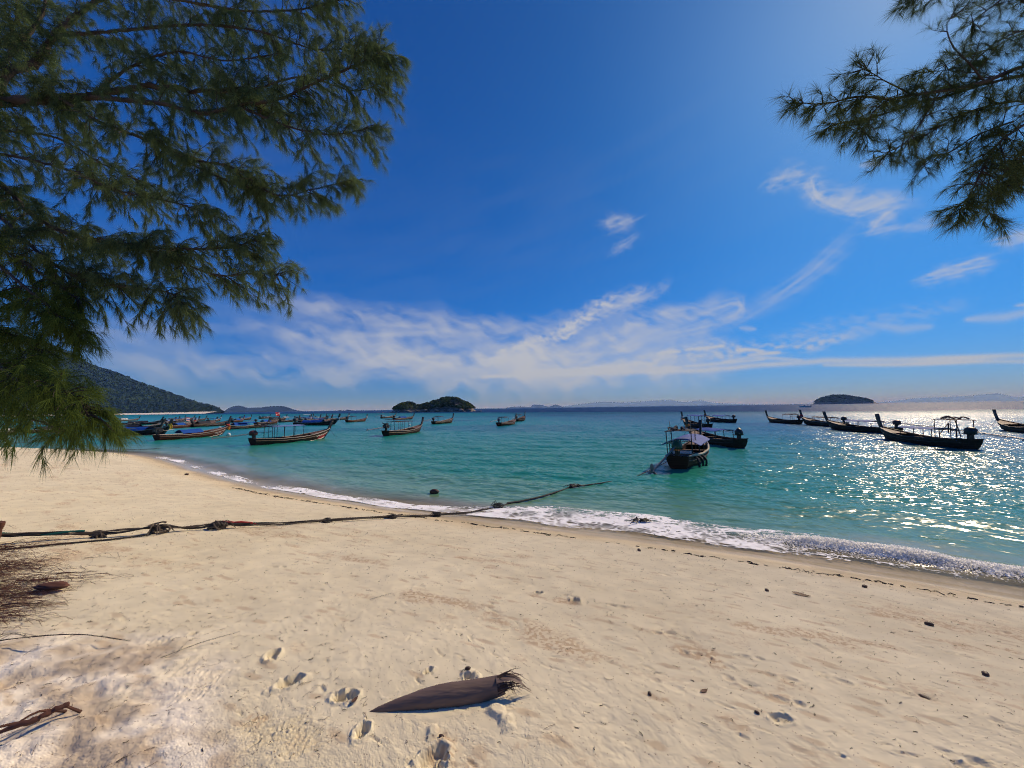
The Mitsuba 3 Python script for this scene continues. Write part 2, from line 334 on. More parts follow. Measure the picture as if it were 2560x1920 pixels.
def tube(p, r, k=6, caps=True, flat=1.0):
    """A tube of k sides along the points p with the radius r (a number or one per point)."""
    p = np.array(p, float); n = len(p); r = np.broadcast_to(np.asarray(r, float), (n,))
    t = np.gradient(p, axis=0); t /= np.linalg.norm(t, axis=1, keepdims=True) + 1e-12
    a = np.zeros((n, 3)); ref = np.array([0, 0, 1.]) if abs(t[0][2]) < .9 else np.array([1., 0, 0])
    v = np.cross(t[0], ref); v /= np.linalg.norm(v)
    for i in range(n):
        v = v - t[i] * (v @ t[i]); v /= np.linalg.norm(v) + 1e-12; a[i] = v
    b = np.cross(t, a)
    th = np.arange(k) / k * 2 * np.pi
    V = (p[:, None] + r[:, None, None] * (np.cos(th)[None, :, None] * a[:, None] + flat * np.sin(th)[None, :, None] * b[:, None])).reshape(-1, 3)
    i, j = np.meshgrid(np.arange(n - 1), np.arange(k), indexing='ij')
    q0, q1 = (i * k + j).ravel(), (i * k + (j + 1) % k).ravel()
    F = np.vstack([np.stack([q0, q1, q1 + k], 1), np.stack([q0, q1 + k, q0 + k], 1)])
    if caps:
        V = np.vstack([V, p[:1], p[-1:]]); j = np.arange(k); e = n * k
        F = np.vstack([F, np.stack([(j + 1) % k, j, j * 0 + e], 1), np.stack([e - k + j, e - k + (j + 1) % k, j * 0 + e + 1], 1)])
    return trimesh.Trimesh(V, F, process=False)
def join(ms): return trimesh.util.concatenate([m for m in ms if m is not None and len(m.faces)])
def box(x0, x1, y0, y1, z0, z1):
    m = trimesh.creation.box((x1 - x0, y1 - y0, z1 - z0)); m.apply_translation(((x0 + x1) / 2, (y0 + y1) / 2, (z0 + z1) / 2)); return m
def blob(r, seed, amp=.25, sub=2, scale=(1, 1, 1), freq=1.6):
    m = trimesh.creation.icosphere(sub, 1.0); v = m.vertices
    d = 1 + amp * 2 * (meshkit.fbm(v * freq + seed * 7.3 + 50, 3, seed) - .5)
    m.vertices = v * d[:, None] * r * np.array(scale); return m
def grid_faces(nr, nc, wrap=False):
    i, j = np.meshgrid(np.arange(nr - 1), np.arange(nc if wrap else nc - 1), indexing='ij')
    a = (i * nc + j).ravel(); b = (i * nc + (j + 1) % nc).ravel(); c = b + nc; d = a + nc
    return np.vstack([np.stack([a, b, c], 1), np.stack([a, c, d], 1)])
FB = lambda x, y, oct=4, seed=0: meshkit.fbm(np.stack([x, y, x * 0 + .5], -1), oct, seed) - .5

# ---------------------------------------------------------------- the beach: one sheet from behind the viewer down under the sea, with its footprints
rng = np.random.default_rng(7)
ang = np.radians(np.r_[np.linspace(-62, 62, 720), np.linspace(63, 296, 90)])      # from +y, clockwise
rad = np.r_[.3, .6, .9, 1.15, np.exp(np.arange(math.log(1.3), math.log(11.5), .0042)), np.exp(np.arange(math.log(11.6), math.log(70), .011)), 90, 130, 200, 320, 500]
RR, AA = np.meshgrid(rad, ang, indexing='ij')
X, Y = RR * np.sin(AA), RR * np.cos(AA)
S_, U_ = shore_su(X, Y)
Z = sand_base(U_)
Z += .10 * FB(X * .5, Y * .5, 3, 1) * np.clip(U_ / 4, 0, 1)
Z += .030 * FB(X * 1.9, Y * 1.9, 3, 2) * np.clip(U_ / 2, 0, 1)
Z += .012 * FB(X * 7, Y * 7, 3, 4) * np.clip(U_ - .8, 0, 1)
loose = np.clip((-1.55 - X - .62 * np.clip(Y - 2.1, 0, None) + .9 * FB(X * 1.9, Y * 1.9, 2, 12)) / .5, 0, 1) * np.clip((3.6 - Y) / .5, 0, 1)
Z += loose * (.14 * FB(X * 3.6, Y * 3.6, 4, 5) + .045 * np.abs(FB(X * 9, Y * 9, 3, 6)))
flat = np.stack([X.ravel(), Y.ravel()], 1); Zf = Z.ravel(); tree = cKDTree(flat)
def ground(x, y):
    d, i = tree.query([x, y], k=4); w = 1 / (d + 1e-4); return float((Zf[i] * w).sum() / w.sum())
def dent(x, y, a, L, W, depth, rim=.35, seed=0, jag=.25, soft=.45):
    idx = np.array(tree.query_ball_point([x, y], L * 1.9))
    if not len(idx): return
    q = flat[idx] - [x, y]; c, s = math.cos(a), math.sin(a)
    e, f = (q[:, 0] * c + q[:, 1] * s) / L, (-q[:, 0] * s + q[:, 1] * c) / W
    r = np.sqrt(e ** 2 + f ** 2) * (1 + jag * 2 * FB(q[:, 0] / W * .9 + seed * 3.1, q[:, 1] / W * .9, 3, seed % 9))
    h = -depth * (1 - np.clip((r - soft) / (1 - soft), 0, 1)) * (r < 1) * (.75 + .9 * (FB(q[:, 0] * 34, q[:, 1] * 34, 3, seed % 7) + .25))
    h += rim * depth * np.exp(-((r - 1.18) / .22) ** 2) * (1 + 1.2 * FB(q[:, 0] * 40, q[:, 1] * 40, 2, 3))
    Zf[idx] += h
def foot(x, y, a, depth=.02, L=.25):
    c, s = math.cos(a), math.sin(a); sd = int(abs(x * 91 + y * 37)) % 97
    dent(x - .30 * L * c, y - .30 * L * s, a, .17 * L, .15 * L, depth * 1.1, .3, sd)
    dent(x + .18 * L * c, y + .18 * L * s, a, .28 * L, .19 * L, depth, .35, sd + 1)
    for k in range(4):
        t = (k - 1.5) * .095 * L; dent(x + .49 * L * c - t * s, y + .49 * L * s + t * c, a, .045 * L, .040 * L, depth * .8, .2, sd + k, .05)
HOLES = [(-1.91,3.15,0.105,0.065,0.035), (-1.58,2.82,0.113,0.070,0.037), (-1.13,2.67,0.107,0.066,0.035), (-0.46,2.20,0.137,0.085,0.042), (-0.91,2.38,0.081,0.050,0.030), (0.67,4.43,0.101,0.063,0.034), (0.28,4.63,0.060,0.037,0.025), (-0.35,2.92,0.050,0.031,0.023), (1.68,2.59,0.093,0.058,0.032), (-0.65,2.99,0.051,0.032,0.023), (-2.77,3.44,0.052,0.032,0.023)]
FEET = [(4.26,4.42,3.31), (4.17,4.75,-0.40), (5.67,5.43,-0.70), (5.34,4.62,1.89), (5.12,4.27,2.30), (4.81,4.72,-0.46), (5.90,6.30,-0.64), (7.52,6.66,-0.91), (1.49,3.35,-0.37), (1.91,3.30,2.93), (1.65,2.96,-0.53), (1.84,2.76,2.79), (2.54,2.33,-0.61), (2.54,2.28,0.13), (1.09,2.91,-0.63), (1.54,5.76,-0.85), (1.11,6.36,2.91), (0.14,6.29,2.63), (-0.26,4.17,-1.53), (2.13,5.65,-0.88), (2.00,3.03,-0.45), (2.41,3.03,-0.70), (3.18,2.60,-0.53), (1.39,3.70,-0.05), (1.09,4.30,-0.48), (2.61,5.12,-0.62), (-1.16,4.70,-0.34), (4.90,6.10,-0.62), (-2.28,4.53,-0.46), (2.83,2.90,2.84), (2.68,3.60,-1.12), (1.63,3.19,-0.88)]
GROOVES = [(-2.17,2.80,1.79,12,0.16), (-2.46,2.98,2.02,9,0.13), (-1.28,2.35,2.34,12,0.16), (-1.52,2.39,2.43,10,0.13), (-2.95,3.25,1.77,9,0.13)]

for x, y, L, W, dp in HOLES:
    if x > 1: dp *= .5
    dent(x, y, rng.uniform(0, 3), L * .8, W * .8, dp, .5, int(rng.integers(90)), .45, .70)
    for k in range(3): dent(x + rng.uniform(-.6, .6) * L, y + rng.uniform(-.6, .6) * L, rng.uniform(0, 3), L * .3, L * .2, dp * .6, .4, int(rng.integers(90)), .4)
for x, y, a in FEET: foot(x, y, a, rng.uniform(.006, .013))
for k in range(240):                                              # trampled all along the beach
    s, u = rng.uniform(-20, 8.5), rng.uniform(1.1, 7.5); c = float(np.polyval(SH, np.clip(s, -70, 5)))
    x, y = s * TX + (u + c) * TY, s * TY - (u + c) * TX
    if y < 1.7 or (x < -1.0 and rng.random() < .55): continue
    if rng.random() < .35: foot(x, y, math.atan2(TY, TX) + (math.pi if rng.random() < .5 else 0) + rng.normal(0, .45), rng.uniform(.004, .013), rng.uniform(.2, .27))
    else: dent(x, y, rng.uniform(0, 6.3), rng.uniform(.025, .075), rng.uniform(.012, .032), rng.uniform(.003, .010), .35, int(rng.integers(90)), .5)
for k in range(1100):                                             # thin crescents left by heels and toes in the crust
    s, u = rng.uniform(-9, 8.5), rng.uniform(1.2, 8.2); c = float(np.polyval(SH, np.clip(s, -70, 5)))
    x, y = s * TX + (u + c) * TY, s * TY - (u + c) * TX
    if y < 1.7 or (x < -1.0 and rng.random() < .6): continue
    dent(x, y, math.atan2(TY, TX) + rng.normal(0, .35), rng.uniform(.03, .09), rng.uniform(.008, .016), rng.uniform(.005, .011), .3, int(rng.integers(90)), .5)
for x, y, s in ((-.13, 2.58, .10), (-.07, 2.50, .07), (-.35, 2.97, .09), (-.28, 2.92, .06), (-.05, 2.44, .05), (-.5, 2.40, .07)): dent(x, y, rng.uniform(0, 3), s, s * .6, -.022, .0, int(rng.integers(90)), .6)   # little heaps of thrown up sand
for x, y, a, n, L in GROOVES:                                     # ribbed prints of shoe soles
    for k in range(n):
        t = (k - n / 2) * .028; dent(x + t * math.cos(a), y + t * math.sin(a), a + 1.57 + rng.normal(0, .12), L * rng.uniform(.7, 1), .009, .010, .5, k, .3)
add('beach_sand', mikit.ply((np.stack([X.ravel(), Y.ravel(), Zf], 1), grid_faces(len(rad), len(ang), True)), 'sand_mat', smooth=True), kind='structure')

# ---------------------------------------------------------------- the sea
def sea_height(x, y):
    s, u = shore_su(x, y); d = np.clip(-u, 0, None)
    r = np.hypot(x, y)
    wob = 1.2 * FB(s * .12, u * .12, 2, 8)
    z = .030 * np.sin(2 * np.pi * (u / 3.1 + s * .02 + wob)) * np.clip(d / 4, 0, 1)
    z += .10 * FB(s * .22, u * .55, 3, 1) * np.clip(d / 5, 0, 1)
    z += .13 * FB(s * .62 + u * .2, u * 1.35, 3, 2) * np.clip(d / 4, .10, 1)
    z += .050 * FB(s * 2.2 - u * .7, u * 3.3, 2, 3) * np.clip(d / 3, .06, 1)
    z *= 1 - np.clip((r - 90) / 90, 0, 1)
    # the little wave breaking on the right, and a lower one rolling in beside it
    cr = 1.05 + .10 * np.sin(s * 1.3) + .25 * FB(s * .5, s * 0, 2, 6) + .05 * (s - 2)
    am = .15 * np.clip((s + 1.2) / 2.6, 0, 1) * (.75 + .9 * FB(s * .8, s * 0 + 4, 2, 5))
    q = d - cr
    z += np.clip(am, 0, 1) * np.where(q > 0, np.exp(-(q / .55) ** 2), np.exp(-(q / .27) ** 2))
    # the spent sheet of water sliding up the sand, farther on the right where the wave has just run out
    z = z + .018 * np.exp(-((d - .1) / .8) ** 2)
    film = .12 + .85 * np.clip((s - .2) / 3.0, 0, 1) + .5 * FB(s * .9, s * 0 + 3, 3, 51) * np.clip((s + 2) / 3, .2, 1)
    lie = sand_base(u) + .010 + .012 * FB(s * 5, u * 7, 2, 52)
    return np.where(u > 0, np.where(u < film, np.maximum(z, lie), np.minimum(z, sand_base(u) - .02)), z)
ra = np.radians(np.linspace(-64, 64, 760))
rr = np.r_[np.exp(np.arange(math.log(4.6), math.log(40), .0058)), np.exp(np.arange(math.log(40.3), math.log(190), .009)), 210, 240, 290, 360, 450, 600, 900, 1500, 3000, 7000, 15000, 30000, 60000]
R2, A2 = np.meshgrid(rr, ra, indexing='ij'); WX, WY = R2 * np.sin(A2), R2 * np.cos(A2)
WZ = sea_height(WX, WY)
f = grid_faces(len(rr), len(ra))
uu = shore_su(WX, WY)[1].ravel()
f = f[uu[f].min(1) < 1.6]
sea_mesh = trimesh.Trimesh(np.stack([WX.ravel(), WY.ravel(), WZ.ravel()], 1), f, process=False); sea_mesh.remove_unreferenced_vertices()
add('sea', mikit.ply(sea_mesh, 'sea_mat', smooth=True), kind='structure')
# the same sea on the sides and behind, outside the picture
ra2 = np.radians(np.r_[np.linspace(64, 100, 12), np.linspace(260, 296, 12)]); R3, A3 = np.meshgrid(np.r_[9, 30, 100, 400, 2000, 60000.], ra2, indexing='ij')
f3 = grid_faces(6, 24); v3 = np.stack([(R3 * np.sin(A3)).ravel(), (R3 * np.cos(A3)).ravel(), R3.ravel() * 0 - .01], 1)
f3 = f3[(np.ptp(A3.ravel()[f3], axis=1) < 1) & (shore_su(v3[:, 0], v3[:, 1])[1][f3].max(1) < 0)]
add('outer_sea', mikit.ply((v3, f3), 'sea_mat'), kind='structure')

# foam: lacy sheets of bubbles left along the swash, and the broken crest of the wave
def foam_sheet(key, s0, s1, ds, prof, label, mat='foam_mat'):
    ss = np.arange(s0, s1, ds); q = np.arange(-.9, 2.6, ds * .8)
    S, Q = np.meshgrid(ss, q, indexing='ij'); c = np.polyval(SH, np.clip(S, -70, 5))
    x, y = S * TX + (c - Q) * TY, S * TY - (c - Q) * TX
    cov, lift = prof(S, Q)
    n = np.abs(2 * FB(S * 4 + FB(S * 2, Q * 2, 2, 2) * 2, Q * 6.5, 4, 31)) * 2.0
    n2 = FB(S * 1.2, Q * 2.2, 3, 17) + .5
    z = np.maximum(sea_height(x, y), sand_base(-Q)) + .003 + lift * (.45 + 1.1 * (FB(S * 9, Q * 9, 3, 5) + .5)) + .003 * (FB(S * 22, Q * 22, 2, 8) + .5)
    keep = (n * .62 + n2 * .38) < cov
    F = grid_faces(len(ss), len(q)); F = F[keep.ravel()[F].all(1)]
    m = trimesh.Trimesh(np.stack([x.ravel(), y.ravel(), z.ravel()], 1), F, process=False); m.remove_unreferenced_vertices()
    add(key, mikit.ply(m, mat, smooth=True), label, 'foam', kind='stuff')
bump01 = lambda x, a, b, w: np.clip((x - a) / w, 0, 1) * np.clip((b - x) / w, 0, 1)
def swash(S, Q):
    big = np.clip((S + 9) / 4, 0, 1)
    front = -.10 + .26 * big + .40 * FB(S * .45, S * 0, 3, 3) + .06 * np.sin(S * 2.1)
    wid = .55 + 1.15 * big + .8 * FB(S * .3, S * 0 + 7, 2, 9)
    t = (Q - front) / wid
    along = bump01(S, -17.5, 2.2, 2.0)
    return (.46 + .30 * np.clip(1 - np.abs(t - .12) * 4, 0, 1) + .22 * np.clip(1 - np.abs(t - .45) * 1.9, 0, 1)) * along * ((t > 0) & (t < 1.05)), .006 * np.clip(1 - np.abs(t - .12) * 5, 0, 1)
foam_sheet('swash_foam', -20, 2, .016, swash, 'lacy white foam of the spent wave along the water edge')
def far_swash(S, Q):
    c, t = swash(S + 18, Q); along = bump01(S, -36, -16.5, 3) * np.clip(.3 + 2.2 * (FB(S * .5, S * 0 + 1, 2, 61) + .2), 0, 1)
    front = -.05 + .30 * FB(S * .4, S * 0, 3, 3); t = (Q - front) / .5
    return (.45 + .4 * np.clip(1 - np.abs(t - .3) * 2, 0, 1)) * along * ((t > 0) & (t < 1.05)), .004 * along
foam_sheet('far_swash_foam', -37, -16, .030, far_swash, 'thin broken line of white foam along the far shore at left')
def breaker(S, Q):
    cr = 1.05 + .10 * np.sin(S * 1.3) + .25 * FB(S * .5, S * 0, 2, 6) + .05 * (S - 2)
    q = Q - cr
    along = np.clip((S + .6) / 1.6, 0, 1) * np.clip(.12 + 4.2 * (FB(S * .75, S * 0 + 2, 2, 15) + .13), 0, 1)
    body = np.clip(1 - np.abs(q + .16) / .34, 0, 1)
    tail = .55 * np.clip(1 - np.abs(q + .55) / .5, 0, 1)
    return np.maximum(body * .72, tail * .66) * along * .95, .004 * body * along
foam_sheet('breaker_foam', -1, 9, .012, breaker, 'thick white foam tumbling off the small breaking wave at right')

# the froth tossed up along its crest: a cloud of small white flakes of foam
r_ = np.random.default_rng(41); n = 60000
S = r_.uniform(-.3, 9, n); cr = 1.05 + .10 * np.sin(S * 1.3) + .25 * FB(S * .5, S * 0, 2, 6) + .05 * (S - 2)
dens = np.clip((S + .6) / 1.6, 0, 1) * np.clip(.12 + 4.2 * (FB(S * .75, S * 0 + 2, 2, 15) + .13), 0, 1)
Q = cr - .10 + r_.normal(size=n) * .14 + .10 * FB(S * 3, S * 0, 3, 44)
k = (r_.random(n) < dens * (.25 + 1.5 * np.clip(FB(S * 4, Q * 5, 3, 45) + .30, 0, 1)))
S, Q, dens, cr = S[k], Q[k], dens[k], cr[k]; c = np.polyval(SH, np.clip(S, -70, 5)) + (S - np.clip(S, -70, 5)) * .02
P = np.stack([S * TX + (c - Q) * TY, S * TY - (c - Q) * TX], 1)
top = (.05 + .11 * np.clip(FB(S * 2.5, S * 0, 3, 46) + .4, 0, 1)) * dens * np.exp(-((Q - cr + .08) / .22) ** 2)
P = np.column_stack([P, sea_height(P[:, 0], P[:, 1]) + top * r_.random(len(S)) ** 1.3 + .004])
a = r_.normal(size=P.shape); a[:, 2] *= .55; a /= np.linalg.norm(a, axis=1, keepdims=True); b = np.cross(a, r_.normal(size=P.shape)); b /= np.linalg.norm(b, axis=1, keepdims=True)
w = r_.uniform(.008, .022, (len(S), 1)); V = np.stack([P + a * w, P + b * w, P - a * w * .8, P - b * w], 1).reshape(-1, 3); i = np.arange(len(S)) * 4
add('breaker_froth', mikit.ply((V, np.vstack([np.stack([i, i + 1, i + 2], 1), np.stack([i, i + 2, i + 3], 1)])), 'froth_mat'), 'white froth tossed up along the crest of the small breaking wave at right', 'foam', kind='stuff')

# ---------------------------------------------------------------- land beyond the water
def ridge(key, pts, depth, seed, rough, mat, kind='structure', base=0.0, label=None, cat=None, n=260, fine=.0, back=1.0):
    """A hill range whose skyline runs through pts (x, height); it falls to the water over the depth, in front and behind."""
    p = np.array(pts, float); xs = np.linspace(p[0, 0], p[-1, 0], n)
    from scipy.interpolate import PchipInterpolator
    hs = PchipInterpolator(p[:, 0], p[:, 1])(xs); y0 = pts_y[key]
    t = np.linspace(-1, back, int(n * .4))
    XX, TT = np.meshgrid(xs, t, indexing='ij'); sh = np.clip(1 - np.abs(TT), 0, 1) ** .75
    HH = hs[:, None] * sh
    sc = max(hs.max(), 1e-3)
    w = (xs[-1] - xs[0])
    fine = max(fine, 1e-2)
    HH = HH * (1 + rough * FB(XX / sc * 1.2, TT * depth / sc * 1.2, 4, seed)) + fine * (np.abs(FB(XX / fine * .28, TT * depth / fine * .28, 3, seed + 3)) * 3.0) * np.clip(HH / (fine * 2 + 1e-6), 0, 1)
    v = np.stack([XX.ravel() * (1 + TT.ravel() * depth / y0), (y0 + TT * depth).ravel(), HH.ravel() + base], 1)
    add(key, mikit.ply((v, grid_faces(n, len(t))), mat, smooth=True), label, cat, kind=kind)
pts_y = {'forested_hill': 1500, 'far_hills': 5200, 'far_islet': 4000, 'distant_islands': 13000, 'pale_mountains': 30000, 'pale_mountains_right': 30000}
FORESTED_HILL = [(-2952,563),(-2391,462),(-2015,336),(-1903,292),(-1819,265),(-1736,234),(-1642,182),(-1531,145),(-1421,102),(-1311,64),(-1238,38),(-1174,23),(-1121,6)]
FAR_HILLS = [(-3899,7),(-3789,74),(-3702,91),(-3539,58),(-3414,62),(-3227,78),(-3102,76),(-3008,50),(-2882,11),(-2757,0),(-2663,0)]
FAR_ISLET = [(-1818,0),(-1785,8),(-1751,2),(-1703,11),(-1655,0)]
DISTANT_ISLANDS = [(-231,0),(-27,44),(286,55),(597,35),(708,111),(1020,91),(1222,41),(1457,100),(1798,0),(2078,0)]
PALE_MOUNTAINS = [(3357,0),(5525,268),(6969,392),(8769,330),(10573,412),(12017,463),(13452,298),(14537,390),(15788,192),(17045,102),(19198,0)]
PALE_MOUNTAINS_RIGHT = [(27837,0),(29652,136),(31468,326),(33273,372),(35442,449),(37618,598),(39394,320),(43006,412),(48374,82)]

# each range, with the distance it stands at
FORESTED_HILL = [(-6400, 4), (-5600, 130), (-4700, 360), (-3700, 560)] + [(a, b * 1.05) for a, b in FORESTED_HILL]
ridge('forested_hill', FORESTED_HILL, 400, 3, .10, 'hill_mat', label=None, n=700, fine=7.0)
ridge('far_hills', FAR_HILLS, 500, 5, .05, 'far_mat', n=200)
ridge('far_islet', FAR_ISLET, 60, 6, .3, 'far_mat', n=60)
ridge('distant_islands', DISTANT_ISLANDS, 900, 7, .06, 'far_mat', n=200)
ridge('pale_mountains', PALE_MOUNTAINS, 2500, 8, .12, 'far_mat', n=260)
ridge('pale_mountains_right', PALE_MOUNTAINS_RIGHT, 2500, 9, .12, 'far_mat', n=260)
# the white beach at the hill's foot
xs = np.linspace(-2300, -1150, 80) * .733; c = np.stack([xs, 1092 + 5 * np.sin(xs * .01), xs * 0], 1)
v = np.concatenate([c + [0, -40, -.5], c + [0, -12, 2.6], c + [0, 14, 5.5]]); k = len(xs)
add('far_beach', mikit.ply((v, np.vstack([[[i, i + 1, i + 1 + k], [i, i + 1 + k, i + k], [i + k, i + 1 + k, i + 1 + 2 * k], [i + k, i + 1 + 2 * k, i + 2 * k]] for i in range(k - 1)])), 'white_sand', smooth=True), kind='structure')

# ---------------------------------------------------------------- the two islands: rock, wood and boulders
def leafy(centres, radii, seed, per=46, size=.34, jit=.7):
    """Crowns as lumps of leaf-clump faces: per facets each, scattered through the crown's volume with gaps."""
    r = np.random.default_rng(seed); n = len(centres)
    d = r.normal(size=(n, per, 3)); d /= np.linalg.norm(d, axis=2, keepdims=True); d[..., 2] = np.abs(d[..., 2]) * .9 - .15
    rad = (.62 + .42 * r.random((n, per, 1)))
    C = centres[:, None] + d * rad * radii[:, None, None] * np.array([1, 1, .8])
    nrm = d + jit * r.normal(size=d.shape); nrm /= np.linalg.norm(nrm, axis=2, keepdims=True)
    a = np.cross(nrm, r.normal(size=d.shape)); a /= np.linalg.norm(a, axis=2, keepdims=True); b = np.cross(nrm, a)
    q = size * radii[:, None, None] * (.6 + .8 * r.random((n, per, 1)))
    V = np.stack([C + a * q, C + b * q * .8, C - a * q * .9, C - b * q * .7], 2).reshape(-1, 3)
    i = np.arange(n * per) * 4
    return V, np.vstack([np.stack([i, i + 1, i + 2], 1), np.stack([i, i + 2, i + 3], 1)])
def island(key, sky, y0, depth, seed, ntree, tr, leafmat, words):
    p = np.array(sky, float); r = np.random.default_rng(seed)
    from scipy.interpolate import PchipInterpolator
    H = PchipInterpolator(p[:, 0], p[:, 1])
    xs = np.linspace(p[0, 0] - tr, p[-1, 0] + tr, 160); t = np.linspace(-1.05, 1.05, 70); XX, TT = np.meshgrid(xs, t, indexing='ij')
    w = np.clip(np.minimum(XX - xs[0], xs[-1] - XX) / (depth * .6), 0, 1) ** .5
    top = np.interp(XX, p[:, 0], np.maximum(H(p[:, 0]) - tr * 1.25, .5))
    ZZ = top * np.clip(1 - np.abs(TT) ** 2.0, -.1, 1) + tr * .5 * FB(XX / tr * .4, TT * depth / tr * .4, 3, seed) - .3
    v = np.stack([XX.ravel(), (y0 + TT * depth * w).ravel(), ZZ.ravel()], 1)
    add(key, mikit.ply((v, grid_faces(160, 70)), 'rock_mat', smooth=True), kind='structure')
    cx = r.uniform(p[0, 0] + tr * .6, p[-1, 0] - tr * .6, ntree); ct = np.clip(r.normal(-.25, .42, ntree), -.80, .8); cw = np.clip(np.minimum(cx - xs[0], xs[-1] - cx) / (depth * .6), 0, 1) ** .5
    rr_ = tr * r.uniform(.55, 1.15, ntree)
    tz = np.interp(cx, p[:, 0], np.maximum(p[:, 1] - tr * 1.25, .5)) * np.clip(1 - ct ** 2.0, 0, 1)
    ok = tz > .16 * p[:, 1].max()
    C = np.stack([cx, y0 + ct * depth * cw, tz + rr_ * .35], 1)[ok]
    add(key + '_forest', mikit.ply(leafy(C, rr_[ok], seed), leafmat), words, 'forest', kind='stuff')
ISLE = [(-135.1, 2.7), (-129.9, 6.7), (-124.3, 10.8), (-117.0, 13.2), (-111.9, 12.1), (-106.7, 9.0), (-99.0, 9.9), (-88.6, 13.4), (-78.3, 16.8), (-70.5, 17.7), (-62.8, 17.1), (-55.0, 13.4), (-49.9, 11.8), (-44.7, 7.0), (-40.6, 3.4), (-36.5, 1.3)]
island('rocky_island', ISLE, 430, 24, 11, 520, 2.6, 'isle_leaf', 'dense green wood covering the small rocky island at the centre')
ISLE_R = [(1345.0, 2.1), (1358.6, 23.4), (1386.1, 37.3), (1417.2, 44.0), (1458.1, 44.4), (1488.3, 37.8), (1528.7, 31.1), (1550.5, 22.6), (1555.2, 2.2), (1590, 1.)]
island('dark_island', ISLE_R, 1700, 70, 12, 520, 7.0, 'isle_leaf', 'dark wood covering the steep island on the horizon at right')
r = np.random.default_rng(5)
ORD = 'first second third fourth fifth sixth seventh eighth ninth tenth eleventh twelfth thirteenth fourteenth fifteenth sixteenth seventeenth eighteenth nineteenth twentieth'.split()
SIDES = (('low dark boulder off the left tip of the small island', -150, -136, 3), ('pale boulder under the wood on the small island, left half', -120, -78, 15), ('grey boulder at the foot of the small island, right half', -78, -45, 10), ('low dark boulder off the right tip of the small island', -42, -25, 6))
for w, x0, x1, n in SIDES:
    for k, x in enumerate(sorted(r.uniform(x0, x1, n))):
        on_shore = -120 < x < -45; q = r.uniform(.8, 2.2) * (1 if on_shore else .6)
        m = blob(q, k, .3, 2, (1.3, 1, .8)); m.apply_translation((x, 408 + r.uniform(-3, 2) + (0 if on_shore else 6), r.uniform(.0, 1.6) if on_shore else 0))
        add(num('shore_boulder'), mikit.ply(m, 'rock_mat', smooth=30), w + ', ' + ORD[k] + ' from left', 'boulder', 'boulders round the small island')
# the hill's forest: crowns all over the slope that faces the bay
n = 6200; xs_ = np.r_[r.uniform(-2900, -1140, 4700), r.uniform(-6300, -2900, n - 4700)]; tt_ = -1 + r.random(n) ** 1.4
from scipy.interpolate import PchipInterpolator
p_ = np.array(FORESTED_HILL, float); hs_ = PchipInterpolator(p_[:, 0], p_[:, 1])(xs_); hh_ = hs_ * np.clip(1 - np.abs(tt_), 0, 1) ** .75
rad_ = r.uniform(5, 11, n) * np.clip(.5 + hh_ / 60, .5, 1)
add('hill_forest', mikit.ply(leafy(np.stack([xs_ * (1 + tt_ * 400 / 1500), 1500 + tt_ * 400, hh_ + 1.5], 1), rad_, 9, 16, .70, .28), 'hill_leaf'), 'dark forest covering the big hill at left', 'forest', kind='stuff')

# ---------------------------------------------------------------- the longtail boats (x from the transom to the bow, y to port, z up from the water)
LW = 7.3
ST = np.linspace(0, 1, 33)
def ev(ks, vs): 
    from scipy.interpolate import PchipInterpolator
    return PchipInterpolator(ks, vs)
K8 = [0, .15, .35, .55, .75, .88, .96, 1]
BS = ev(K8, [.50, .66, .80, .83, .70, .44, .20, .05])            # half beam at the sheer
ZS = ev(K8, [.62, .52, .46, .47, .60, .78, .94, 1.06])          # height of the sheer
ZK = ev(K8, [-.22, -.26, -.30, -.30, -.28, -.24, -.16, .05])     # keel
OV = lambda s: 1.0 * np.clip((s - .55) / .45, 0, 1) ** 1.6 - .22 * np.clip(1 - s / .12, 0, 1)
def shell(inset=0., nv=9, floor=None):
    v = np.linspace(0, 1, nv); S, V = np.meshgrid(ST, v, indexing='ij')
    y = np.maximum(BS(S) - inset, .01) * (1 - (1 - V) ** 2.1) ** .75
    z = ZK(S) + inset + (ZS(S) - ZK(S) - inset) * V ** 1.25
    if floor is not None: z = np.maximum(z, floor)
    x = S * (LW - inset * 1.2) + inset * .5 + OV(S) * V
    return np.stack([x, y, z], -1), S, V
def hull_mesh():
    P, S, V = shell(); Q, _, _ = shell(.05, 9, -.02)
    n, k = P.shape[:2]; mir = np.array([1, -1, 1])
    vs, fs, uv, at = [], [], [], 0
    def put(A, uvs, flip):
        nonlocal at
        r, c = A.shape[:2]; f = grid_faces(r, c)
        fs.append((f[:, ::-1] if flip else f) + at); vs.append(A.reshape(-1, 3)); uv.append(uvs.reshape(-1, 2)); at += r * c
    W = np.stack([S, V], -1)
    put(P, W, False); put(P * mir, W, True); put(Q, W, True); put(Q * mir, W, False)
    for m in (1, -1):                                             # the top edge and the transom
        M = np.array([1, m, 1])
        put(np.stack([P[:, -1], Q[:, -1]], 1) * M, np.stack([W[:, -1], W[:, -1]], 1), m < 0)
    for A in (P, Q): put(np.stack([A[0], A[0] * mir], 1), np.stack([np.stack([V[0] * 0 + .1, V[0]], -1), np.stack([V[0] * 0 + .3, V[0]], -1)], 1), False)
    return (np.vstack(vs), np.vstack(fs)), np.vstack(uv)
def sheer(off=0., dz=0., side=1, s0=0., s1=1., v=1.0):
    s = np.linspace(s0, s1, 26); y = (BS(s) * (1 - (1 - v) ** 2.1) ** .75 + off) * side
    return np.stack([s * LW + OV(s) * v, y, ZK(s) + (ZS(s) - ZK(s)) * v ** 1.25 + dz], 1)
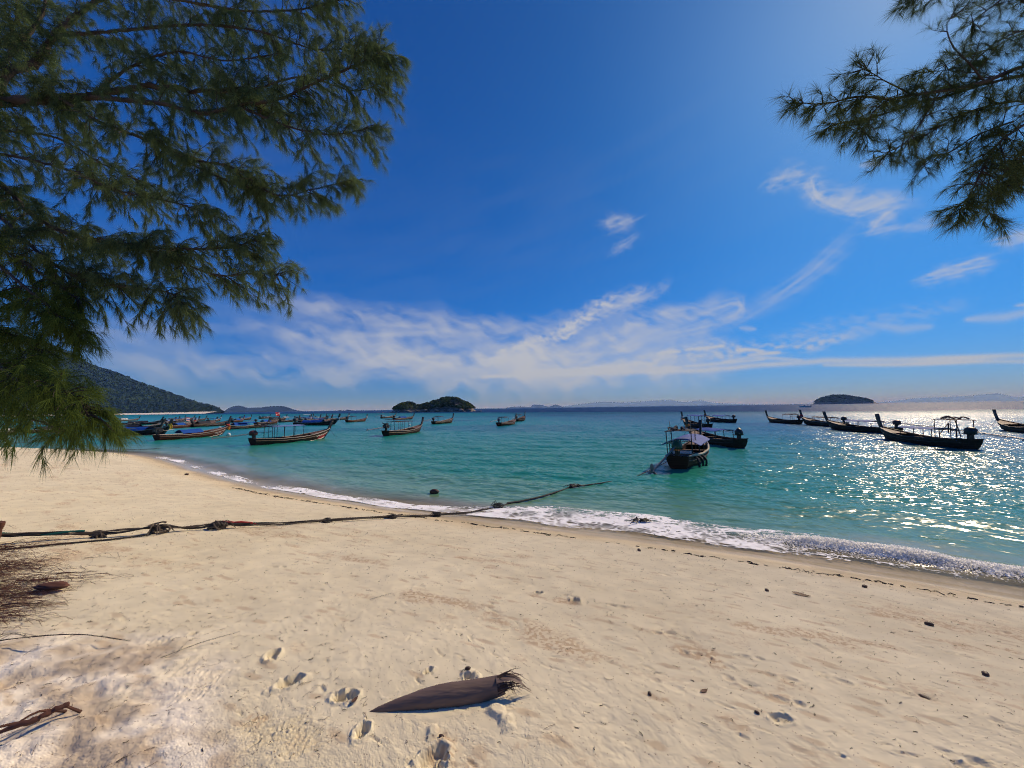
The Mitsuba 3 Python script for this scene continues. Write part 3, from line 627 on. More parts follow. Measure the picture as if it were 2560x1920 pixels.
def deck(s0, s1, dz, z=None, inset=.05, n=14):
    s = np.linspace(s0, s1, n); zz = ZS(s) + dz if z is None else s * 0 + z
    v = np.clip((zz - ZK(s)) / (ZS(s) - ZK(s)), .05, 1) ** .8
    y = np.maximum(BS(s) * (1 - (1 - v) ** 2.1) ** .75 - inset, .01); x = s * LW + OV(s) * v - .02
    a, b = np.stack([x, y, zz], 1), np.stack([x, -y, zz], 1); t = np.array([0, 0, .035])
    V = np.stack([a, b, b - t, a - t], 1).reshape(-1, 3)
    return trimesh.Trimesh(V, grid_faces(n, 4, True), process=False)
def slab(poly, half):
    """A plank cut to the outline poly (x, z), its half thickness given at each corner."""
    p = np.array(poly, float); h = np.broadcast_to(half, (len(p),)); n = len(p)
    V = np.vstack([np.stack([p[:, 0], h, p[:, 1]], 1), np.stack([p[:, 0], -h, p[:, 1]], 1)])
    f = trimesh.creation.triangulate_polygon(__import__('shapely').Polygon(p), engine='earcut')[1]
    i = np.arange(n); j = (i + 1) % n
    return trimesh.Trimesh(V, np.vstack([f, f[:, ::-1] + n, np.stack([i, j, j + n], 1), np.stack([i, j + n, i + n], 1)]), process=False)
def ribbon_mesh(seed, tails=2, x=8.32, z=1.20, long=.65):
    r = np.random.default_rng(seed); ms = []
    for k in range(3):
        th = np.linspace(0, 2 * np.pi, 15); ms.append(tube(np.stack([x + .03 * k + .20 * np.cos(th), .12 * np.sin(th), z + .05 * k + .04 * np.sin(th * 2 + k)], 1), .045, 6))
    for k in range(tails):
        t = np.linspace(0, 1, 7); s = r.choice([-1, 1])
        ms.append(tube(np.stack([x + .10 + .12 * np.sin(t * 3 + k) , s * (.10 + .05 * t), z - long * (.7 + .3 * r.random()) * t], 1), .055 * (1 - .3 * t), 5))
    return join(ms)
def roof_mesh(x0, x1, half, z, arch=.0, sag=.0, th=.03, nx=14, ny=9, seed=0):
    x, y = np.meshgrid(np.linspace(x0, x1, nx), np.linspace(-half, half, ny), indexing='ij')
    t = np.linspace(0, 1, nx)[:, None]
    zz = z + arch * (1 - (y / half) ** 2) - sag * np.sin(np.pi * ((t * 3) % 1)) + .05 * FB(x * 2 + seed, y * 2, 2, seed)
    up = np.stack([x, y, zz], -1).reshape(-1, 3); m = len(up); f = grid_faces(nx, ny)
    rim = np.r_[np.arange(ny), np.arange(1, nx) * ny + ny - 1, (nx - 1) * ny + np.arange(ny - 2, -1, -1), np.arange(nx - 2, 0, -1) * ny]
    j = np.roll(rim, -1)
    return trimesh.Trimesh(np.vstack([up, up - [0, 0, th]]), np.vstack([f, f[:, ::-1] + m, np.stack([rim, rim + m, j + m], 1), np.stack([rim, j + m, j], 1)]), process=False)
def tarp_heap(x0, x1, half, z, h, seed):
    """A tarpaulin thrown over a ridge pole, its hems hanging unevenly."""
    nx, ny = 22, 13; x, y = np.meshgrid(np.linspace(x0, x1, nx), np.linspace(-1, 1, ny), indexing='ij')
    zz = z + h * (1 - np.abs(y) ** 1.6) + .16 * FB(x * 1.8 + seed, y * 1.6, 3, seed) - .05
    yy = y * half * (1 + .3 * FB(x * 1.3, y * 0 + seed, 2, seed))
    v = np.stack([x + .15 * FB(y * 2, y * 2 + seed, 2, seed), yy, zz], -1).reshape(-1, 3)
    f = grid_faces(nx, ny); return trimesh.Trimesh(np.vstack([v, v - [0, 0, .02]]), np.vstack([f, f[:, ::-1] + nx * ny]), process=False)
def motor_cover(seed, peak=0.):
    m = blob(1, seed, .16, 3, (.46, .32, .36), 1.2); v = m.vertices
    v[:, 2] = np.where(v[:, 2] < -.25, -.25 + (v[:, 2] + .25) * .3, v[:, 2]); v[:, 2] += peak * np.clip(1 - np.hypot(v[:, 0], v[:, 1]) * 2.6, 0, 1)
    m.apply_scale((.80, .86, .74)); m.apply_translation((-.12, 0, 1.08)); return m
def motor_block():
    return join([box(-.42, .30, -.22, .22, .95, 1.28), box(-.30, .18, -.16, .16, 1.28, 1.46), tube([(-.05, .2, 1.38), (-.05, .34, 1.42), (-.3, .36, 1.5)], .05, 7), tube([(.30, 0, 1.14), (.40, 0, 1.14)], .16, 12), box(-.2, .1, -.30, -.22, 1.02, 1.2)])
(hv, hf), huv = hull_mesh()
G = dict(
    hull=mikit.ply((hv, hf), None, smooth=True, uv=huv),
    floor=mikit.ply(deck(.04, .80, 0, .06)), foredeck=mikit.ply(deck(.80, .985, -.05)), sterndeck=mikit.ply(deck(.01, .13, -.10)),
    railp=mikit.ply(tube(sheer(.02, .015, 1), .030, 6), smooth=50), rails=mikit.ply(tube(sheer(.02, .015, -1), .030, 6), smooth=50),
    beltp=mikit.ply(tube(sheer(.015, 0, 1, .0, .985, .80), .022, 5)), belts=mikit.ply(tube(sheer(.015, 0, -1, .0, .985, .80), .022, 5)),
    prow=mikit.ply(slab([(7.30, .0), (7.60, .0), (8.22, .75), (8.46, 1.12), (8.66, 1.55), (8.82, 2.00), (8.52, 2.03), (8.34, 1.60), (8.16, 1.22), (7.98, .96), (7.55, .60)], [.05, .03, .04, .05, .06, .08, .08, .06, .06, .06, .06])),
    benches=[mikit.ply(box(LW * s - .11, LW * s + .11, -float(BS(s)) + .06, float(BS(s)) - .06, float(ZS(s)) - .14, float(ZS(s)) - .095)) for s in (.22, .38, .52, .66)],
    bowred=mikit.ply(join([trimesh.Trimesh(np.vstack([sheer(.016, 0, m, .84, .985, .38), sheer(.016, 0, m, .84, .985, .72)]), grid_faces(2, 26), process=False) for m in (1, -1)])),
    bowwhite=[mikit.ply(tube(sheer(.022, 0, m, .66, .985, .36), .020, 5)) for m in (1, -1)] + [mikit.ply(tube(sheer(.022, 0, m, .80, .985, .74), .014, 5)) for m in (1, -1)],
    block=mikit.ply(motor_block()), mount=mikit.ply(join([box(-.16, .02, -.10, .10, .52, .95), tube([(.1, 0, .60), (.0, 0, .98)], .05, 8), box(-.24, .14, -.26, .26, .90, .95)])),
    cover=mikit.ply(motor_cover(3), smooth=True), peaked=mikit.ply(motor_cover(5, .16), smooth=True),
    shaft=mikit.ply(join([tube([(-.35, 0, 1.06), (-3.4, .05, .86)], .032, 7), tube([(-.4, 0, .98), (-2.6, .05, .84)], .014, 5)])),
    handle=mikit.ply(tube(curve([(.3, 0, 1.12), (1.0, .05, 1.05), (1.7, .1, 1.12)], 8), .022, 6)),
    lines=mikit.ply(tube(curve([(8.2, 0, 1.1), (8.9, .1, .45), (9.6, .2, -.1)], 10), .012, 4)),
    keepx=0)
def screw():
    ms = [tube([(-3.5, .05, .85), (-3.36, .05, .86)], .05, 8)]
    for k in range(3):
        b = trimesh.creation.icosphere(2, 1.0); b.apply_scale((.018, .065, .13)); b.apply_translation((0, 0, .14)); b.apply_transform(trimesh.transformations.rotation_matrix(.5, (0, 0, 1)))
        b.apply_transform(trimesh.transformations.rotation_matrix(k * 2.094, (1, 0, 0))); b.apply_translation((-3.44, .05, .855)); ms.append(b)
    return join(ms)
big_ = motor_cover(5, .10); big_.apply_translation((.12, 0, -1.08)); big_.apply_scale((.80, .88, 1.05)); big_.vertices += .035 * (np.round(big_.vertices * 9) / 9 - big_.vertices); big_.apply_translation((-.12, 0, 1.06))
BIG = mikit.ply(big_, smooth=25)
G['screw'] = mikit.ply(screw().apply_translation((3.44, -.05, -.855)).apply_scale(.62).apply_translation((-3.44, .05, .855)))
RIB = {k: mikit.ply(ribbon_mesh(k), smooth=50) for k in range(3)}
TARP = {k: mikit.ply(tarp_heap(*a), smooth=True) for k, a in {'long': (1.6, 5.4, .72, .62, .42, 3), 'mid': (2.2, 4.6, .66, .66, .40, 8), 'aft': (.9, 3.4, .66, .70, .50, 5), 'high': (1.2, 4.6, .85, 1.05, .34, 9)}.items()}
def frame(posts, z, beams=True):
    """Corner posts and the bars between their heads: posts are x positions, two posts at each."""
    ps = []
    for x in posts:
        s = x / LW; y = float(BS(s)) - .10
        for m in (1, -1): ps.append(((x, m * y, float(ZS(s)) - .25), (x, m * (y - .02), z)))
    bars = [tube([(x, -float(BS(x / LW)) + .1, z), (x, float(BS(x / LW)) - .1, z)], .020, 5) for x in posts]
    if beams: bars += [tube([(posts[0], m * .62, z), (posts[-1], m * .66, z)], .020, 5) for m in (1, -1)]
    return [tube(list(p), .026, 6) for p in ps], join(bars)
ROOFS = {}
def roof(kind):
    if kind not in ROOFS:
        if kind == 'flat': r = [roof_mesh(1.2, 4.6, .78, 1.62, .05, .02, seed=1)], frame((1.3, 2.4, 3.5, 4.5), 1.58)
        if kind == 'arched': r = [roof_mesh(1.0, 4.4, .82, 1.10, .30, .02, seed=2)], frame((1.1, 2.7, 4.3), 1.12)
        if kind == 'wide': r = [roof_mesh(.75, 4.9, .90, 1.06, .30, .02, seed=7)], frame((.9, 2.2, 3.5, 4.8), 1.10)
        if kind == 'small': r = [roof_mesh(.9, 2.9, .66, 1.42, .12, .02, seed=3)], frame((1.0, 2.7), 1.40)
        if kind == 'two': r = [roof_mesh(.7, 2.9, .72, 1.84, .06, .02, seed=4), roof_mesh(2.4, 4.7, .74, 1.60, .05, .02, seed=5)], frame((.9, 1.9, 2.8, 3.7, 4.5), 1.58)
        if kind == 'lowflat': r = [roof_mesh(1.8, 5.0, .74, 1.10, .10, .02, seed=6)], frame((1.9, 3.4, 4.8), 1.08)
        ROOFS[kind] = [mikit.ply(m, smooth=40) for m in r[0]], [mikit.ply(m, smooth=40) for m in r[1][0]], mikit.ply(r[1][1])
    return ROOFS[kind]
def rack_mesh(seed):
    r = np.random.default_rng(seed); ms = [roof_mesh(.35, 1.9, .62, 1.76, .03, .0, .03, seed=seed)]
    for k in range(5):
        a = r.uniform(.3, 1.2); b = a + r.uniform(.4, 1.0); y = r.uniform(-.5, .5); ms.append(tube(curve([(a, y, 1.84), ((a + b) / 2, y + r.uniform(-.2, .2), 1.87 + .1 * r.random()), (b, y + r.uniform(-.3, .3), 1.82)], 7), r.uniform(.02, .06), 6))
    return join(ms)
RACK = mikit.ply(rack_mesh(2)); RACKP = [mikit.ply(tube([(x, y, .45), (x, y * 1.02, 1.74)], .022, 6)) for x in (.5, 1.75) for y in (-.56, .56)]

BOAT_AT = {'A': (-23.3, 34.9, 68.0, 1.00), 'B': (-14.6, 44.7, 74.5, 1.00), 'C': (-39.3, 42.9, 78.5, 1.00), 'D': (7.9, 18.6, 57.0, 1.00), 'E': (15.8, 27.1, 88.0, 1.00), 'F': (25.0, 49.5, 87.0, 1.00), 'G': (37.2, 65.1, 93.5, 1.00), 'H': (43.0, 58.1, 85.0, 1.00), 'I': (41.7, 48.8, 83.5, 1.00), 'J': (36.7, 37.1, 89.0, 1.00), 'K': (28.8, 24.5, 74.5, 1.04), 'L': (46.7, 33.4, 60.0, 1.00), 'M': (-15.8, 77.5, 71.0, 1.00), 'N': (-2.3, 65.8, 69.5, 1.00), 'O': (0.9, 85.8, 75.5, 1.00), 'P': (-46.9, 138.4, 71.0, 1.00), 'Q': (-35.0, 114.2, 62.5, 1.00), 'R': (-41.8, 97.7, 77.5, 1.00), 'S': (-58.0, 120.9, 66.0, 1.00), 'd1': (-49.9, 67.7, 75.5, 1.00), 'd2': (-82.4, 113.5, 105.0, 1.00), 'd3': (-78.7, 126.1, 90.0, 1.00), 'd5': (-45.5, 81.0, -2.0, 1.10), 'd6': (-55.0, 100.0, 82.0, 1.00), 'd7': (-74.7, 132.8, 82.0, 1.00), 'd8': (-63.5, 115.8, 93.5, 1.00), 'd9': (-66.8, 131.2, 93.0, 1.00), 'c1': (-57.3, 55.6, -8.0, 1.10), 'c2': (-72.5, 70.3, 3.0, 1.00), 'c3': (-103.3, 101.7, 30.0, 1.00), 'c4': (-66.3, 74.1, 100.0, 1.00), 'c5': (-74.8, 90.3, 95.5, 1.00), 'c6': (-66.5, 80.4, 79.0, 1.00), 'c8': (-116.8, 138.5, 87.5, 1.00), 'c9': (-110.4, 124.4, 103.5, 1.00), 'c10': (-105.1, 115.9, 103.5, 1.00), 'c11': (-160.5, 157.1, 85.5, 1.00), 'c12': (-96.5, 122.4, 104.5, 1.00), 'e1': (-75.5, 55.3, 121.0, 1.00), 'e2': (-80.5, 64.3, 111.5, 1.00), 'e3': (-87.5, 75.4, 106.0, 1.00), 'e4': (-142.0, 117.1, 98.5, 1.00), 'e5': (-100.5, 142.5, 99.5, 1.00), 'e6': (-107.8, 164.9, 96.5, 1.00), 'c13': (-81.5, 92.4, 92.0, 1.00), 'c14': (-136.2, 156.3, 86.5, 1.00), 'c15': (-74.8, 76.4, 100.0, 1.00), 'd10': (-59.4, 89.5, 88.5, 1.00), 'd11': (-64.0, 106.3, 85.5, 1.00), 'd12': (-48.1, 90.1, 74.5, 1.00)}

def boat(code, label, hull='d', rail='dark_rail', roof_kind=None, roof_mat='tarp_blue', tarp=None, tarp_mat='tarp_blue', rack=False, motor='cover', motor_mat='engine_black', shaft=True, ribbon=None, bow=None, group='longtail boats moored in the bay', extra=None, trim=0., big_engine=False):
    x, y, hd, sc = BOAT_AT[code]
    key = num('longtail_boat')
    hsh = sum(map(ord, code)) * 37 % 101
    M = T().translate([x, y, .0]).rotate([0, 0, 1], hd).rotate([1, 0, 0], (hsh % 7 - 3) * .7).rotate([0, 1, 0], (hsh % 5 - 2) * .35 + trim).scale([sc, sc, sc])
    tag(key, label, 'boat', group)
    def p(name, g, mat, label=None):
        k = part(key, name); scene[k] = {**g, 'bsdf': {'type': 'ref', 'id': mat}, 'to_world': M}
        if label: labels[k] = {'label': label}
        return k
    h = p('hull', G['hull'], HULLS[hull])
    p('floor_boards', G['floor'], 'inner_wood'); p('foredeck', G['foredeck'], 'deck_wood'); p('stern_deck', G['sterndeck'], 'inner_wood')
    p('gunwale', G['railp'], rail); p('gunwale', G['rails'], rail); p('rub_rail', G['beltp'], 'dark_rail'); p('rub_rail', G['belts'], 'dark_rail')
    for b in G['benches'][: 4 if not tarp else 2]: p('bench', b, 'deck_wood')
    pr = p('prow_post', G['prow'], 'black_wood')
    for k, c in enumerate(ribbon or ()): 
        g = dict(RIB[k % 3]); p('ribbon', g, 'cloth_' + c, c + ' cloth ribbon tied round the prow')
    if bow:
        if 'red' in bow: p('bow_paint', G['bowred'], 'paint_red', 'red painted patch at the bow')
        for g in G['bowwhite']: p('bow_stripe', g, 'paint_white')
    if roof_kind:
        rs, ps, fr = roof(roof_kind)
        for g in rs: p('canopy', g, roof_mat)
        for g in ps: p('canopy_post', g, 'post_wood')
        p('canopy_frame', fr, 'post_wood')
    if rack:
        p('rack', RACK, 'tarp_dark')
        for g in RACKP: p('rack_post', g, 'post_wood')
    if tarp: p('tarpaulin', TARP[tarp], tarp_mat)
    if motor:
        m = p('engine', BIG if big_engine else G[{'cover': 'cover', 'peaked': 'peaked', 'block': 'block'}[motor]], motor_mat)
        p('engine_mount', G['mount'], 'post_wood')
        p('tiller', G['handle'], 'steel')
        if shaft: p('tail_shaft', G['shaft'], 'steel'); p('propeller', G['screw'], 'steel')
    p('anchor_line', G['lines'], 'rope_dark')
    if extra: extra(key, p)
    return key

def name_marks(key, p):                                             # the painted name near the bow, too small to read in the photograph
    ms = []
    for m in (1, -1):
        q = sheer(.03, 0, m, .80, .92, .62); t = np.linspace(0, 1, 26)
        q[:, 2] += .045 * np.sin(t * 40) * (1 - .5 * t); ms.append(tube(q, .012, 4))
    p('painted_name', mikit.ply(join(ms)), 'paint_white', 'white painted script too small to read')
def side_hoses(key, p):
    for k, s in enumerate((.10, .19, .28)):
        q = curve([(LW * s, -float(BS(s)) + .08, float(ZS(s)) + .04), (LW * s - .02, -float(BS(s)) - .14, float(ZS(s)) - .15), (LW * s - .1, -float(BS(s)) - .22, .12), (LW * s - .16, -float(BS(s)) - .15, -.3)], 14)
        p('fender_hose', mikit.ply(tube(q, .055, 8), smooth=50), 'rubber', 'black rubber hose hung over the side as a fender')
    s = np.linspace(.06, .75, 24)
    p('rope_rail', mikit.ply(tube(np.stack([s * LW, -BS(s) - .02, ZS(s) + .06 + .010 * np.sin(s * 50)], 1), .05, 6)), 'leaf_pale', 'pale rope roll lashed along the gunwale')
    p('engine_strap', mikit.ply(tube([(-.12 + .36 * math.cos(a), .30 * math.sin(a), .93) for a in np.linspace(0, 6.29, 16)], .035, 6)), 'cloth_orange')
    p('ice_box', mikit.ply(box(1.0, 1.5, -.42, .42, .36, .72)), 'float_white', 'pale box across the stern thwart')
    p('seat_board', mikit.ply(box(.55, .85, -.55, .55, .56, .62)), 'deck_wood')
    for y in (-.55, .35): p('rod', mikit.ply(tube([(.5, y, 1.6), (.45, y * 1.05, 2.25)], .014, 5)), 'steel')
    p('steering_tail', mikit.ply(join([tube([(-.35, .05, 1.05), (-1.9, .75, .12)], .045, 8)])), 'steel', 'tail shaft swung out with its propeller at the water')
    sc_ = screw(); sc_.apply_translation((3.44, -.05, -.855)); sc_.apply_scale(1.3); sc_.apply_transform(trimesh.transformations.rotation_matrix(-.42, (0, 0, 1))); sc_.apply_translation((-1.93, .77, .10))
    p('tail_propeller', mikit.ply(sc_), 'steel')
def crossed_poles(key, p):
    for a, b in (((2.0, -.3, .9), (.9, .4, 1.5)), ((1.6, .4, .8), (2.3, -.5, 1.5)), ((.6, 0, .7), (1.0, 0, 1.75))):
        p('pole', mikit.ply(tube([a, b], .03, 6)), 'post_wood')

NEAR = 'longtail boats moored close to the beach'
boat('A', 'dark brown longtail boat with thin blue canopy on posts and red engine, left of centre', 'd', 'pale_rail', 'flat', 'tarp_pale', rack=True, motor='cover', motor_mat='engine_red', bow=('red', 'white'), group=NEAR)
boat('B', 'brown longtail boat with two level flat roof on posts, just left below the wooded island', 'b', 'pale_rail', 'two', 'tarp_dark', motor='block', group=NEAR)
boat('C', 'red brown longtail boat with low blue tarpaulin and orange red ribbon at its prow', 'r', 'pale_rail', None, tarp='mid', rack=False, motor='block', ribbon=('orange', 'red', 'yellow'), bow=('white',), shaft=False, group=NEAR, extra=name_marks)
boat('D', 'longtail boat seen from its stern with green engine cover, blue canopy and black side hoses', 'b', 'pale_rail', 'wide', 'tarp_lilac', rack=True, motor='peaked', motor_mat='engine_green', shaft=False, big_engine=True, group=NEAR, extra=side_hoses)
boat('E', 'black hulled longtail boat with bright blue canopy just behind the green engined one', 'd', 'dark_rail', 'lowflat', 'tarp_blue', motor='peaked', motor_mat='engine_black', shaft=False, big_engine=True, ribbon=('orange', 'yellow'), group=NEAR)
boat('F', 'dark longtail boat with blue canopy directly behind the black hulled boat with bright canopy', 'd', 'dark_rail', 'flat', 'tarp_blue', motor='cover', shaft=False, ribbon=('orange', 'white'))
boat('G', 'small dark longtail boat with blue roof farthest out behind the pair right of the centre', 'd', 'dark_rail', 'lowflat', 'tarp_blue', motor='cover', shaft=False, ribbon=('orange',))
boat('H', 'dark longtail boat with a small roof, leftmost of the row near the sun glitter', 'd', 'dark_rail', 'small', 'tarp_dark', motor='cover')
boat('I', 'dark longtail boat second in the row at right, half hidden behind the next bow', 'd', 'pale_rail', 'lowflat', 'tarp_dark', motor='cover', ribbon=('red',))
boat('J', 'black longtail boat with tall prow and pale foredeck, third in the row at right', 'd', 'dark_rail', 'lowflat', 'tarp_pale', motor='cover', motor_mat='engine_red')
boat('K', 'long black longtail boat with raised rack and bulky engine, largest of the row at right', 'd', 'dark_rail', 'lowflat', 'tarp_pale', rack=True, motor='cover', group=NEAR, extra=crossed_poles)
boat('L', 'dark longtail boat cut off by the right edge with only its bow in view', 'd', 'dark_rail', None, tarp=None, motor='cover', group=NEAR)
boat('M', 'brown longtail boat with one small roof, alone in front of the wooded island', 'b', 'pale_rail', 'small', 'tarp_dark', motor='cover')
boat('N', 'red brown longtail boat with small roof, left one of the pair right of the island', 'r', 'pale_rail', 'small', 'tarp_dark', motor='cover', motor_mat='engine_blue')
boat('O', 'dark longtail boat seen from its stern, right one of the pair right of the island', 'd', 'dark_rail', 'small', 'tarp_dark', motor='cover')
boat('P', 'small brown open longtail boat under the left tip of the wooded island', 'b', 'pale_rail', None, motor='cover')
boat('Q', 'brown longtail boat with a blue tarpaulin behind the two level roof boat', 'b', 'pale_rail', None, tarp='mid', motor='cover')
boat('R', 'red brown longtail boat with a high small roof, rightmost of the left hand fleet', 'r', 'dark_rail', 'small', 'tarp_dark', motor='block', ribbon=('white',))
boat('S', 'red brown longtail boat with white ribbon next behind the rightmost one of the left fleet', 'r', 'pale_rail', 'small', 'tarp_pale', motor='block', ribbon=('white',))
FLEET = 'longtail boats crowded in the left hand fleet'
boat('d1', 'dark longtail boat with two blue tarpaulin roofs left of the canopied boat', 'd', 'pale_rail', 'lowflat', 'tarp_blue', tarp='aft', group=FLEET)
boat('d2', 'brown longtail boat behind the one with two blue tarpaulin roofs', 'r', 'pale_rail', None, tarp='mid', motor='cover', ribbon=('red',), group=FLEET)
def big_flag(key, p):
    n = 12; x, z = np.meshgrid(np.linspace(0, 2.0, n), np.linspace(0, 1.3, 8), indexing='ij')
    f = np.stack([x + 2.3 - z * .25, .16 * np.sin(x * 3), 1.6 + z - x * .12], -1).reshape(-1, 3); F = grid_faces(n, 8)
    p('flag', mikit.ply((np.vstack([f, f + [0, .01, 0]]), np.vstack([F, F[:, ::-1] + len(f)]))), 'cloth_red', 'large red flag with a white diagonal')
    d = curve([(2.35, .0, 1.75), (3.2, .06, 2.1), (4.05, .0, 2.5)], 9)
    p('flag_stripe', mikit.ply(tube(np.stack([d[:, 0], .16 * np.sin((d[:, 0] - 2.3) * 3), d[:, 2]], 1), .10, 6, flat=1.0)), 'cloth_white')
    p('flag_pole', mikit.ply(tube([(2.28, 0, .5), (2.25, 0, 3.0)], .03, 6)), 'post_wood')
boat('d3', 'brown longtail boat flying a large red flag with white diagonal', 'b', 'pale_rail', None, tarp='aft', tarp_mat='tarp_dark', motor='cover', group=FLEET, extra=big_flag)
boat('d5', 'tan longtail boat with blue tarpaulins behind the bow of the canopied boat', 'b', 'pale_rail', None, tarp='long', motor='cover', ribbon=('white',), group=FLEET)
boat('d6', 'red brown longtail boat with blue roof behind the tan one with blue tarpaulins', 'r', 'pale_rail', 'lowflat', 'tarp_blue', group=FLEET)
boat('d7', 'small red longtail boat at the back of the fleet, right of the red flag', 'r', 'pale_rail', None, tarp='mid', group=FLEET)
boat('d8', 'brown longtail boat with low blue roof amid the right end of the fleet', 'b', 'pale_rail', 'lowflat', 'tarp_blue', group=FLEET)
boat('d9', 'small red brown longtail boat with upright black prow behind the bow of the canopied boat', 'r', 'dark_rail', None, tarp=None, group=FLEET)
boat('c1', 'long dark longtail boat with yellow prow ribbon, its stern behind the hanging branch at left', 'd', 'pale_rail', None, tarp='long', ribbon=('yellow', 'yellow'), group=FLEET)
boat('c2', 'reddish longtail boat with pale gunwale behind the yellow ribboned one', 'r', 'pale_rail', None, tarp='mid', tarp_mat='tarp_dark', group=FLEET)
boat('c3', 'dark longtail boat just beyond the reddish one beside the hanging branch', 'd', 'pale_rail', None, tarp='long', tarp_mat='tarp_dark', group=FLEET)
def thai_flag(key, p):
    for k, (c, z0, z1) in enumerate((('red', 0, .12), ('white', .12, .24), ('blue', .24, .48), ('white', .48, .60), ('red', .60, .72))):
        x, z = np.meshgrid(np.linspace(0, 1.1, 9), [z0, z1], indexing='ij'); f = np.stack([x + 5.6, .07 * np.sin(x * 6), 1.35 + z - .1 * x], -1).reshape(-1, 3); F = grid_faces(9, 2)
        p('flag_band', mikit.ply((np.vstack([f, f + [0, .008, 0]]), np.vstack([F, F[:, ::-1] + len(f)]))), 'cloth_' + c)
    p('flag_pole', mikit.ply(tube([(5.58, 0, .4), (5.56, 0, 2.2)], .02, 6)), 'post_wood')
boat('c4', 'red brown longtail boat with blue tarpaulin and a small striped flag in the left fleet', 'r', 'pale_rail', None, tarp='mid', ribbon=('red',), group=FLEET, extra=thai_flag)
boat('c5', 'tan longtail boat with white ribbon behind the bow of the orange ribboned boat', 'r', 'pale_rail', None, tarp='mid', tarp_mat='tarp_dark', ribbon=('white',), group=FLEET)
boat('c6', 'black hulled longtail boat behind the bow of the orange ribboned boat', 'd', 'dark_rail', None, tarp='aft', tarp_mat='tarp_dark', group=FLEET)
boat('c8', 'dark longtail boat far back in the left fleet with pale blue tarpaulin', 'd', 'pale_rail', None, tarp='mid', tarp_mat='tarp_pale', group=FLEET)
boat('c9', 'dark longtail boat with blue roof far back, third from the hanging branch', 'd', 'pale_rail', 'lowflat', 'tarp_blue', group=FLEET)
boat('c10', 'brown longtail boat far back, second from the hanging branch', 'r', 'pale_rail', None, tarp='long', tarp_mat='tarp_pale', group=FLEET)
boat('c11', 'pale brown longtail boat far back, right beside the hanging branch', 'g', 'pale_rail', None, tarp='aft', tarp_mat='tarp_white', group=FLEET)
boat('c12', 'dark longtail boat with low blue roof far back above the orange ribboned bow', 'd', 'pale_rail', 'lowflat', 'tarp_blue', ribbon=('white',), group=FLEET)
boat('e1', 'longtail boat with bright blue and white covers at the left edge of the picture', 'd', 'pale_rail', 'flat', 'tarp_blue', tarp='long', tarp_mat='tarp_white', group=FLEET)
boat('e2', 'dark longtail boat hidden behind the hanging branch near the left edge', 'd', 'pale_rail', 'small', 'tarp_dark', tarp='mid', tarp_mat='tarp_dark', group=FLEET)
boat('e3', 'brown longtail boat seen through the middle of the hanging branch', 'r', 'pale_rail', None, tarp='mid', group=FLEET)
boat('e4', 'far longtail boat with white tarpaulin seen through the top of the hanging branch', 'g', 'pale_rail', None, tarp='long', tarp_mat='tarp_white', group=FLEET)
boat('e5', 'small longtail boat with blue tarpaulin far behind, left of the red flag', 'd', 'pale_rail', None, tarp='high', group=FLEET)
boat('e6', 'tiny brown longtail boat farthest back, just left of the red flag', 'b', 'pale_rail', None, tarp='mid', tarp_mat='tarp_dark', group=FLEET)

boat('c13', 'brown longtail boat squeezed in behind the red brown one with the striped flag', 'b', 'pale_rail', None, tarp='aft', tarp_mat='tarp_dark', group=FLEET)
boat('c14', 'red longtail boat far back just left above the striped flag', 'r', 'pale_rail', None, tarp='mid', tarp_mat='tarp_pale', group=FLEET)
boat('c15', 'dark longtail boat behind the tip of the hanging branch, next to the reddish one', 'd', 'pale_rail', 'lowflat', 'tarp_dark', group=FLEET)
boat('d10', 'brown longtail boat with blue tarpaulin in front below the red flag', 'r', 'pale_rail', None, tarp='mid', group=FLEET)
boat('d11', 'dark longtail boat with a pale roof just right below the red flag', 'd', 'pale_rail', 'small', 'tarp_white', group=FLEET)
boat('d12', 'red brown longtail boat with blue roof above the canopy of the dark boat', 'r', 'pale_rail', 'lowflat', 'tarp_blue', group=FLEET)

# a white speedboat under way out by the dark island, and one lying in the fleet
def speedboat(x, y, hd, sc, label):
    key = num('speedboat'); tag(key, label, 'boat')
    M = T().translate([x, y, 0]).rotate([0, 0, 1], hd).scale([sc, sc, sc])
    s = np.linspace(0, 1, 14); yb = .95 * (1 - s ** 3) + .02; zz = .75 + .35 * s
    V = np.concatenate([np.stack([s * 6 + s * .8, yb, zz], 1), np.stack([s * 6, yb * .8, s * 0 - .1], 1), np.stack([s * 6, -yb * .8, s * 0 - .1], 1), np.stack([s * 6 + s * .8, -yb, zz], 1)])
    hull = trimesh.Trimesh(V, np.vstack([grid_faces(4, 14), [[0, 14, 28], [0, 28, 42]], grid_faces(2, 14)[:, ::1] * 0 + 0])[:-26], process=False)
    dk = trimesh.Trimesh(np.concatenate([V[:14], V[42:]]) - [0, 0, .08], grid_faces(2, 14), process=False)
    for n, m, mat in (('hull', hull, 'float_white'), ('deck', dk, 'deck_wood'), ('canopy', roof_mesh(1.4, 3.6, .8, 1.9, .08), 'tarp_white'), ('windscreen', box(3.5, 3.56, -.7, .7, .9, 1.5), 'engine_blue'), ('engine', blob(.36, 4, .1, 2, (.8, .6, 1.2)).apply_translation((-.25, 0, .9)), 'engine_black')):
        scene[part(key, n)] = mikit.ply(m, mat, to_world=M)
    for xx in (1.5, 3.5):
        for yy in (-.7, .7): scene[part(key, 'canopy_post')] = mikit.ply(tube([(xx, yy, .7), (xx, yy, 1.88)], .03, 6), 'steel', to_world=M)
speedboat(-70, 126, 40, 1.0, 'white speedboat with pale canopy at the back of the fleet, right of the red flag')
speedboat(255, 330, 120, 1.3, 'tiny white speedboat under way near the dark island on the horizon')

